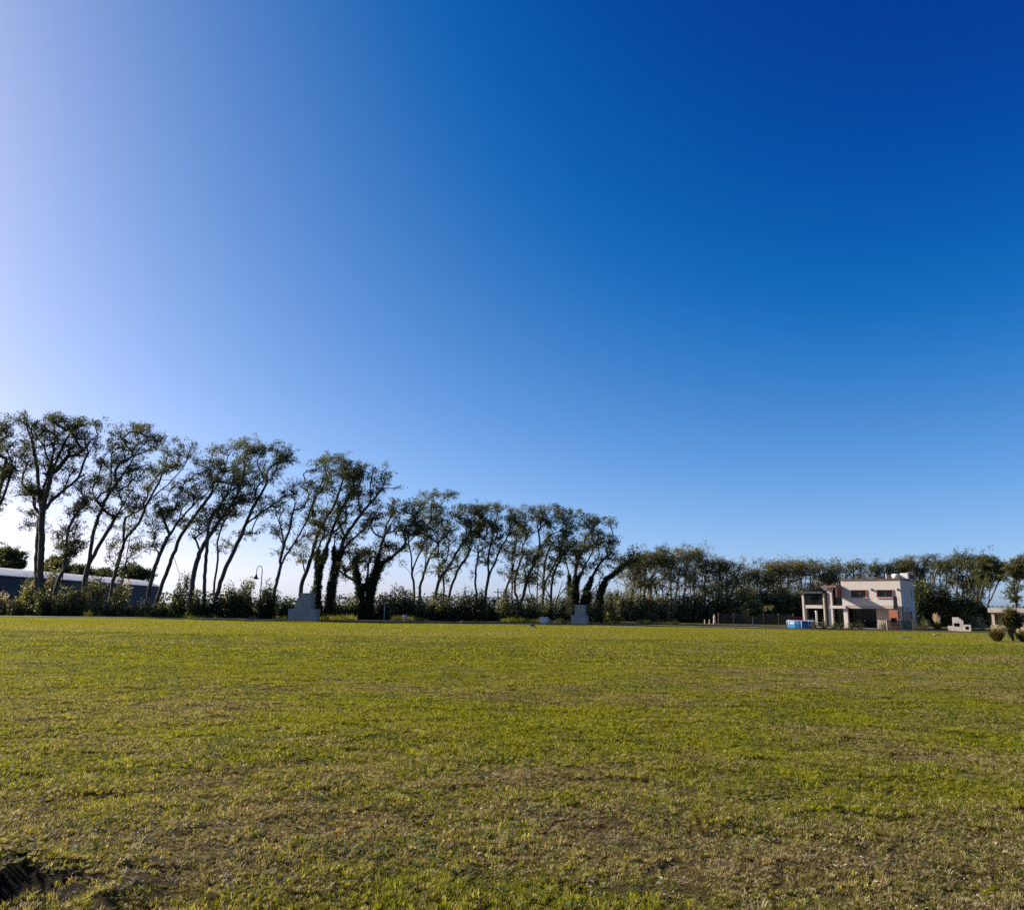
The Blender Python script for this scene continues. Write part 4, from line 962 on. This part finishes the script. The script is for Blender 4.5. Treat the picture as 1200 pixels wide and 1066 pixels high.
# left wing
def hb(x0, y0, x1, y1, yl, d, name, mat, zfloor=None):
    r_ = rect(x0, y0, x1, y1, yl); return MB().box(r_[0], r_[1], yl, yl + d, r_[2] if zfloor is None else zfloor, r_[3]).build(name, mat, house)
LY = .3
c1 = hb(939.3, 695, 943.8, 735, LY, .5, 'wing_pillar', ST, 0); c2 = hb(963.8, 695, 967.6, 735, LY, .5, 'wing_pillar', ST, 0)
lb = rect(943.8, 708.7, 963.8, 712.6, LY); lx0, lx1 = lb[0], lb[1]
MB().box(lx0, lx1, LY + .03, LY + .45, lb[2], lb[3]).build('wing_beam', ST, house)
wl = rect(939.3, 695.3, 967.6, 735, LY)
lt = wl[3]
MB().box(wl[0] - .35, wl[1] - .02, LY - .35, LY + 6, lt, lt + .28).build('wing_roof', M['darkroof'], house)
uw = rect(943.8, 697, 963.8, 708.7, LY + .2)
o = MB().wall(lx0 + .002, lx1 - .002, lb[3] + .002, lt - .002, LY + .16, LY + .26, [(lx0 + .07, (lx0 + lx1) / 2 - .03, lb[3] + .07, lt - .22), ((lx0 + lx1) / 2 + .03, lx1 - .07, lb[3] + .07, lt - .22)]).build('wing_window', M['blackmetal'], house)
MB().box(lx0 + .05, lx1 - .05, LY + .2, LY + .23, lb[3] + .06, lt - .2).build('pane', M['glass'], o)
o = MB().wall(lx0 + .002, lx1 - .002, .02, lb[2] - .002, LY + .9, LY + 1.0, [(lx0 + .07, (lx0 + lx1) / 2 - .03, .08, lb[2] - .1), ((lx0 + lx1) / 2 + .03, lx1 - .07, .08, lb[2] - .1)]).build('patio_door', M['blackmetal'], house)
MB().box(lx0 + .05, lx1 - .05, LY + .94, LY + .97, .06, lb[2] - .06).build('pane', M['glass'], o)
MB().box(wl[0], wl[0] + .2, LY + .5, LY + 6, 0, lt).box(wl[0] + .2, wl[1], LY + 5.8, LY + 6, 0, lt).build('wing_wall', ST, house)
x_, z_ = hp(956.2, 714, LY + .3)
l = MB().lathe([(0, 0), (.14, 0), (.12, z_ - .35), (.16, z_ - .3), (.16, z_ - .18), (0, z_ - .15)], 12, (x_, LY + .35, 0)).build('porch_column', M['white'], house, True)
# tall lit wall, with the orange roof slab reaching out over it
tw = rect(968.8, 688.8, 977.2, 735, 0.0)
MB().box(tw[0], tw[1], 0, .3, 0, tw[3]).build('tall_wall', ST, house)
MB().box(tw[0] - .16, tw[0] - .04, -.14, -.02, 0, lt + .2).build('downpipe', M['blackmetal'], house)
orf = rect(961.5, 684.6, 985.6, 688.9, -.4)
MB().box(orf[0], XL - 1.0, -.4, 5, tw[3] + .003, tw[3] + .30).box(XL - 1.0, XL - .003, -2.0, 5, tw[3] + .003, tw[3] + .30).build('orange_roof', M['orange'], house)
zs = hp(986, 698.3, -1.0)[1]
MB().box(XL - .16, XL - .02, -1.9, -.02, 3.85, tw[3]).build('shadow_screen', M['frame'], house)  # screen added to cast the lower edge of the shadow band on the upper wall
uw2 = rect(977.2, 690, 986.5, 709, .8)
o = MB().box(tw[1] + .003, XL - .003, .8, .84, 3.0, tw[3]).build('stair_window', M['glass'], house)
for k in range(3): MB().box(tw[1] + .01 + k * .38, tw[1] + .06 + k * .38, .74, .798, 3.0, tw[3]).build('mullion', M['blackmetal'], o)
bm = rect(976, 709.4, 992.6, 712.8, -.25)
MB().box(tw[1] - .25, pl[1] - .1, -.25, -.002, bm[2], bm[3]).build('entry_beam', ST, house)
o = MB().box(tw[1] + .003, XL + .24, .9, .94, .02, 2.96).build('entry_door', M['glass'], house)
MB().box((tw[1] + XL) / 2 - .04, (tw[1] + XL) / 2 + .04, .84, .898, .02, 2.96).build('door_frame', M['blackmetal'], o)
# on the roof
def onroof(px0, py0, px1, yl): a = hp(px0, py0, yl); b = hp(px1, py0, yl); return a[0], b[0], a[1]
x0, x1, z1 = onroof(1054.5, 671.4, 1063.8, 2.5); zr = ZT + .16
MB().box(x0, x1, 2.5, 4.0, zr, z1).build('tank_box', M['white'], house, bevel=.04)
x0, x1, z1 = onroof(1064.2, 670.6, 1070, 3.4); ch = MB().box(x0, x1, 3.4, 4.4, zr, z1).build('chimney', M['trim'], house, bevel=.01); MB().box(x0 - .08, x1 + .08, 3.32, 4.48, z1, z1 + .1).build('chimney_cap', M['trim'], ch)
x0, x1, z1 = onroof(1045, 672.2, 1051.5, 2.0); MB().lathe([(0, 0), (.45, 0), (.47, z1 - zr - .12), (.3, z1 - zr), (0, z1 - zr)], 18, ((x0 + x1) / 2, 2.4, zr)).build('water_tank', M['white'], house, True)
x0, x1, z1 = onroof(1039.5, 673, 1044, 2.2); MB().box(x0, x1, 2.2, 2.9, zr, z1).build('roof_unit', M['darkroof'], house, bevel=.02)
x0, x1, z1 = onroof(1037.4, 672, 1038.6, 1.8); MB().tube([((x0 + x1) / 2, 1.9, zr), ((x0 + x1) / 2, 1.9, z1)], .07, 8).build('vent_pipe', M['white'], house)
# terrace
MB().box(wl[0] - .5, XR + .6, -2.6, 1.2, -.2, .02).build('terrace', M['concrete'], house)

def hw(x, y, z=0): p = HM @ np.array([x, y, z]) + HO; p[2] = float(terrain(p[0], p[1])) + z; return p
# brick grill with its black flue, on the terrace by the right corner
gx_ = hp(1041.8, 720, -1.6)[0], hp(1052.2, 720, -1.6)[0]
cx = (gx_[0] + gx_[1]) / 2; hw_ = (gx_[1] - gx_[0]) / 2; zt = hp(1047, 714.6, -1.6)[1]
t = empty('brick_grill', hw(cx, -1.2), HR, label='orange brick barbecue with a black flue at the right corner of the house', cat='grill'); t.location.z = HO[2] + .02
MB().wall(-hw_, hw_, 0, zt, -.4, .4, [(-.35, .35, .75, 1.35)]).build('brick_body', M['brick'], t)
MB().box(-.34, .34, -.2, .3, .76, 1.34).build('firebox', M['blackmetal'], t)
MB().box(-hw_ - .06, hw_ + .06, -.5, .42, .62, .70).build('shelf', M['concrete'], t)
zf = hp(1048.7, 698.6, -1.6)[1]
MB().add([(.0, -.3, zt), (.55, -.3, zt), (.55, .3, zt), (.0, .3, zt), (.05, -.2, zt + .7), (.42, -.2, zt + .7), (.42, .2, zt + .7), (.05, .2, zt + .7)], [(3, 2, 1, 0), (4, 5, 6, 7), (0, 1, 5, 4), (1, 2, 6, 5), (2, 3, 7, 6), (3, 0, 4, 7)]).build('hood', M['blackmetal'], t)
MB().box(.06, .41, -.19, .19, zt + .7, zf).build('flue', M['blackmetal'], t); MB().box(hw_ + .002, hw_ + .5, -.35, .35, 0, zt + .4).build('side_wall', M['darkroof'], t)
# above-ground pool
pc = ground(939, 93.5); t = empty('pool', pc, 0, label='round blue above-ground pool with white posts on the lawn by the house', cat='pool')
MB().lathe([(1.55, 0), (1.58, .4), (1.56, .86), (1.50, .86), (1.50, .05)], 40).build('liner', M['blue'], t, True)
MB().lathe([(0, .66), (1.5, .66)], 40).build('water', M['water'], t, True)
MB().tube([(1.57 * math.cos(q), 1.57 * math.sin(q), .88) for q in np.linspace(0, 2 * math.pi, 41)], .035, 6).build('rim', M['white'], t, True)
for k in range(12):
    q = k * math.pi / 6 + .2; MB().tube([(1.66 * math.cos(q), 1.66 * math.sin(q), 0), (1.6 * math.cos(q), 1.6 * math.sin(q), .88)], .03, 6).build('post', M['white'], t, True)
# red loungers / cloth behind the pool
t = empty('clothes_rack', ground(933, 99), R(-10), label='low rack hung with red cloths behind the blue pool', cat='clothes rack')
MB().tube([(-.95, 0, 0), (-.95, 0, 1.25), (.95, 0, 1.25), (.95, 0, 0)], .025, 6).build('rack', M['greymetal'], t)
for k in range(4): MB().box(-.9 + k * .46, -.52 + k * .46, -.02 - .01 * k, .02 + .01 * k, .62 + .06 * (k % 2), 1.27).build('cloth', M['red'], t)
# picnic table
t = empty('picnic_table', ground(959.5, 94), R(-25), label='small wooden picnic table between the pool and the house', cat='table')
MB().box(-.6, .6, -.35, .35, .70, .75).build('top', M['palewood'], t, bevel=.01)
for sx in (-.52, .52):
    for sy in (-.28, .28): MB().tube([(sx * 1.08, sy * 1.15, 0), (sx, sy, .70)], .035, 6).build('leg', M['palewood'], t)
for s in (-.62, .62):
    b_ = MB().box(-.6, .6, s - .13, s + .13, .42, .46).build('bench', M['palewood'], t)
# net fence pieces in front of the right side of the house
G0 = 'green net fence panels before the house'
fp = [ground(x, 92) for x in (1040, 1056.5, 1071)]
for k, (lab, m_) in enumerate((('grey-green net fence panel in front of the brick barbecue', 'darknet'), ('bluish green net fence panel in front of the house side door', 'greennet'))):
    a, b_ = fp[k], fp[k + 1]; dv = b_ - a; l = float(np.hypot(dv[0], dv[1])); t = empty('net_fence', a, math.atan2(dv[1], dv[0]), label=lab, cat='fence', group=G0)
    MB().tube([(0, 0, -.1), (0, 0, 1.15)], .05, 8).build('post', M['palewood'], t); MB().tube([(l - .1, 0, -.1), (l - .1, 0, 1.15)], .05, 8).build('post', M['palewood'], t)
    mb = MB()
    for q in np.arange(.06, l - .16, .09): mb.box(q, q + .05, -.006, .006, .04, 1.12)
    for q in np.arange(.05, 1.05, .09): mb.box(.05, l - .15, -.005 + .013, .005 + .013, q, q + .05)
    mb.build('netting', M[m_], t)
# low garden shrubs before the house
for k, (x, tp, wd2, lab) in enumerate(((954, 730.5, 4, 'tiny clipped shrub next to the picnic table'), (966, 731.5, 4.5, 'tiny clipped shrub right of the picnic table'), (977, 732, 4, 'tiny clipped shrub below the tall lit wall'), (985, 732.5, 4, 'tiny clipped shrub below the entry beam'), (997.5, 732.5, 4, 'tiny clipped shrub right of the porch pillar'),
      (1008, 733, 4, 'tiny clipped shrub before the middle of the glass doors'), (1036, 729, 8, 'rounded dark shrub at the left post of the net fence'), (1075, 725, 12, 'loose grassy shrub right of the net fence'), (1084, 727, 9, 'small shrub with pale flowers left of the pampas plume'))):
    make_bush('garden_shrub', lab, x, tp, wd2, 91.5 if x < 1030 else 94, .35 if x < 1080 else .6, 180 + k, 'low shrubs in the garden of the house', dens=1.2, lsize=.05, fill=.3)
# young lawn tree
make_tree('young_tree', 'young green tree with a pale thin trunk on the lawn edge left of the pool', 100, [[(882.5, 734), (882.3, 725), (882.5, 716)], [(882.4, 720), (887, 712)], [(882.4, 721), (877, 713)]],
  [(882, 713, 8, 4, .62), (875, 715, 5, 3, .6), (889, 715, 5, 3, .6), (883, 718, 8, 3, .5)], .07, seed=801, leafs=2.4, lsize=.12, tw=.30, twigs=0, wood='palewood', leafmat_='bushleaf')
# dark net fence beyond it
a, b_ = ground(842, 113), ground(930, 113); dv = b_ - a; l = float(np.hypot(dv[0], dv[1]))
t = empty('net_fence', a, math.atan2(dv[1], dv[0]), label='long dark net fence along the hedge behind the young lawn tree', cat='fence')
mb = MB()
for q in np.arange(0, l, .10): mb.box(q, q + .045, -.006, .006, .04, 1.5)
for q in np.arange(.05, 1.5, .12): mb.box(0, l, .008, .02, q, q + .03)
mb.build('netting', M['darknet'], t)
for k in range(6): MB().tube([(l * k / 5, -.06, -.1), (l * k / 5, -.06, 1.6)], .045, 7).build('post', M['wood'], t)

# pampas clump with a tall plume, white grill, flat-roofed neighbour
def pampas(px, top, wpx, Y, label, seed, nplume, plume_h, blade_t=.4, dens=1.0, name='pampas_grass'):
    r = np.random.default_rng(seed); g = ground(px, Y); m = Y / F; H = at(px, top, Y)[2] - g[2]; W = wpx * m / 2
    t = empty(name, g, 0, label=label, cat='ornamental grass'); bl = Pack(); n = int(900 * dens)
    a = r.uniform(0, 6.28, n); q = r.uniform(0, 1, n) ** .8; hh = H * (1 - .35 * q) * r.uniform(.55, 1.0, n)
    o = np.stack([np.cos(a), np.sin(a), np.zeros(n)], 1); up = np.array([0, 0, 1.0])
    p0 = o * (W * .18 * r.uniform(0, 1, n))[:, None]; p1 = p0 + o * (W * .45 * q)[:, None] + up * (hh * .72)[:, None]; p2 = p0 + o * (W * (.25 + .85 * q))[:, None] + up * (hh * (1 - .35 * q))[:, None]
    s = np.stack([-np.sin(a), np.cos(a), np.zeros(n)], 1) * .022 * max(.7, H / 1.5)
    v = np.stack([p0 - s, p0 + s, p1 + s, p1 - s, p2 + s * .2, p2 - s * .2], 1).reshape(-1, 3); k = np.arange(n)[:, None] * 6
    bl.add(v, np.concatenate([k + [0, 1, 2, 3], k + [3, 2, 4, 5]]), np.repeat(np.clip(r.normal(blade_t, .18, n), 0, 1), 6)); link('blades', bl.mesh('blades'), M['pampas'], t)
    if nplume:
        pp = Pack()
        for _ in range(nplume):
            a = r.uniform(0, 6.28); d = r.uniform(.05, .55) * W; z0 = H * r.uniform(.62, .8); z1 = z0 + plume_h * r.uniform(.75, 1.1); c0 = np.array([math.cos(a) * d, math.sin(a) * d, 0])
            nn = 230; tt = r.uniform(0, 1, nn); c = c0 * (1 + .15 * tt)[:, None] + up * (z0 + (z1 - z0) * tt)[:, None] + r.normal(0, 1, (nn, 3)) * (.085 * np.sin(np.pi * np.clip(tt * .9 + .08, 0, 1)))[:, None] * max(.8, plume_h)
            pp.add(*leaf_quads(c, .05 * max(1, plume_h), r, r.uniform(0, 1, nn), asp=.25))
            pp.add(*tube_arrays(np.array([c0 * .3, c0 * .7 + up * z0 * .5, c0 + up * z0]), np.array([.012, .01, .008]), 3), None)
        link('plumes', pp.mesh('plumes'), M['plume'], t)
    return t
pampas(1099, 726, 17, 95, 'dark pampas grass clump bearing one broad pale plume, right of the house', 21, 9, 1.05, .15)
gY = 93
M['grillwhite'] = surf('limewashed_masonry', (.56, .47, .40), .9, .35, 2.2, .3, fine=30)
t = empty('garden_grill', ground(1125, gY), R(-38), label='white masonry garden grill with tall hood and a low oven on its right', cat='grill')
MB().wall(-.75, .30, 0, 1.55, -.35, .35, [(-.6, .1, .55, 1.0)]).build('body', M['grillwhite'], t, bevel=.01)
MB().box(-.6, .1, .0, .3, .55, 1.0).build('firebox', M['blackmetal'], t)
MB().box(-.72, .05, -.3, .3, 1.55, 1.72).build('hood', M['grillwhite'], t, bevel=.01)
MB().box(.305, .52, -.34, .34, 0, 1.35).build('side_slab', M['grillwhite'], t, bevel=.01)
o = MB().wall(.525, 1.35, 0, .82, -.4, .4, [(.72, 1.15, .2, .6)]).build('oven', M['grillwhite'], t); MB().box(.72, 1.15, -.1, .3, .2, .6).build('oven_hole', M['blackmetal'], o)
MB().box(-1.35, -.76, -.3, .3, 0, .62).build('low_shelf', M['grillwhite'], t, bevel=.01)
t.scale = (.88, .88, .92)
make_bush('garden_shrub', 'twiggy little shrub standing before the white garden grill', 1122, 727, 6, 94, .3, 230, 'low shrubs in the garden of the house', dens=.7, lsize=.05, fill=.2)
t = empty('flat_roofed_house', ground(1163.5, 112), R(-42), label='low tan flat-roofed house half cut by the right picture edge', cat='house')
MB().box(-.3, 9, -.5, 7, 2.2, 2.85).build('roof', M['stucco_tan'], t, bevel=.02)
MB().wall(0, 9, 0, 2.2, 0, .25, [(.35, 1.7, .1, 1.95), (3.2, 5.2, .9, 1.9)]).build('front_wall', M['stucco_tan'], t); MB().box(0, .25, .25, 6.7, 0, 2.2).build('side_wall', M['stucco_tan'], t)
for a in ((.35, 1.7, .1, 1.95), (3.2, 5.2, .9, 1.9)):
    o = MB().box(a[0], a[1], .12, .16, a[2], a[3]).build('window', M['glass'], t); MB().box((a[0] + a[1]) / 2 - .03, (a[0] + a[1]) / 2 + .03, .07, .118, a[2], a[3]).build('frame', M['greymetal'], o)
for k, (x, tp, wd2, tint, lab) in enumerate(((1141, 722, 10, .5, 'yellow-green garden shrub right of the white grill'), (1152, 724, 10, .75, 'reddish brown garden shrub beside the flat-roofed house'))):
    make_bush('garden_shrub', lab, x, tp, wd2, 100, tint, 240 + k, 'low shrubs in the garden of the house', dens=1.0, lsize=.07, fill=.4)
# nearer plants at the right edge
pampas(1169, 730, 31, 52.5, 'round pampas clump with several short pale plumes at the right edge of the lawn', 31, 6, .18, .82, .8)
pampas(1200, 734, 27, 52, 'pampas clump cut by the right picture edge, with pale plumes', 32, 3, .18, .85, .7)
# spiky rosette tree
gy_ = ground(1187, 54); t = empty('yucca_tree', gy_, 0, label='dark spiky yucca-like tree on a leaning stem behind the pampas clumps', cat='tree')
r = np.random.default_rng(77); mm = 62 / F
st = Pack(); heads = []
for (dx, tz) in ((-.85, 2.0), (-.1, 2.5), (.75, 2.3), (-.6, 1.35), (.35, 1.45), (1.3, 1.7), (-.2, 1.75), (.8, 1.2)):
    P = catmull([(0.05, 0, -.1), (-.1 + dx * .2, .1 * dx, .7), (dx * .55, .15 * dx, tz * .72)], .2); st.add(*tube_arrays(P, np.linspace(.075, .04, len(P)), 7)); heads.append(P[-1])
link('trunk', st.mesh('trunk', True), M['bark'], t)
sp = Pack()
for hd in heads:
    n = 260; d = r.normal(size=(n, 3)); d[:, 2] = d[:, 2] * .75 + .45; d /= np.linalg.norm(d, axis=1)[:, None]; ln = r.uniform(.45, .92, n)[:, None]
    s = np.cross(d, [0, 0, 1.0]); s /= np.linalg.norm(s, axis=1)[:, None] + 1e-9; s *= .024
    p1 = hd + d * ln * .55; p2 = hd + d * ln - np.array([0, 0, .08]); v = np.stack([hd + d * .05 - s, hd + d * .05 + s, p1 + s, p1 - s, p2 + s * .15, p2 - s * .15], 1).reshape(-1, 3); k = np.arange(n)[:, None] * 6
    sp.add(v, np.concatenate([k + [0, 1, 2, 3], k + [3, 2, 4, 5]]), np.repeat(np.clip(r.normal(.5, .25, n), 0, 1), 6))
link('crown', sp.mesh('crown'), M['pampas'], t)
# lot stake and a pipe lying on the lawn
gs = ground(1096.5, 46); t = empty('lot_marker', gs, R(15), label='thin stake with a small pale plate leaning on the right lawn', cat='marker')
MB().tube([(0, 0, -.1), (.03, 0, .52)], .011, 6).build('stake', M['wood'], t); MB().box(-.08, .14, -.08, .08, .52, .55).build('plate', M['palewood'], t, bevel=.005)
MB().box(.145, .30, -.05, .05, .50, .535).build('bracket', M['darkroof'], t)
gpp = ground(1062, 60); mesh_thing(MB().tube([(-.45, 0, .05), (0, .01, .055), (.45, 0, .05)], .032, 10), 'pipe', M['palewood'], gpp, R(4), label='short pale pipe lying on the lawn before the house', cat='pipe')
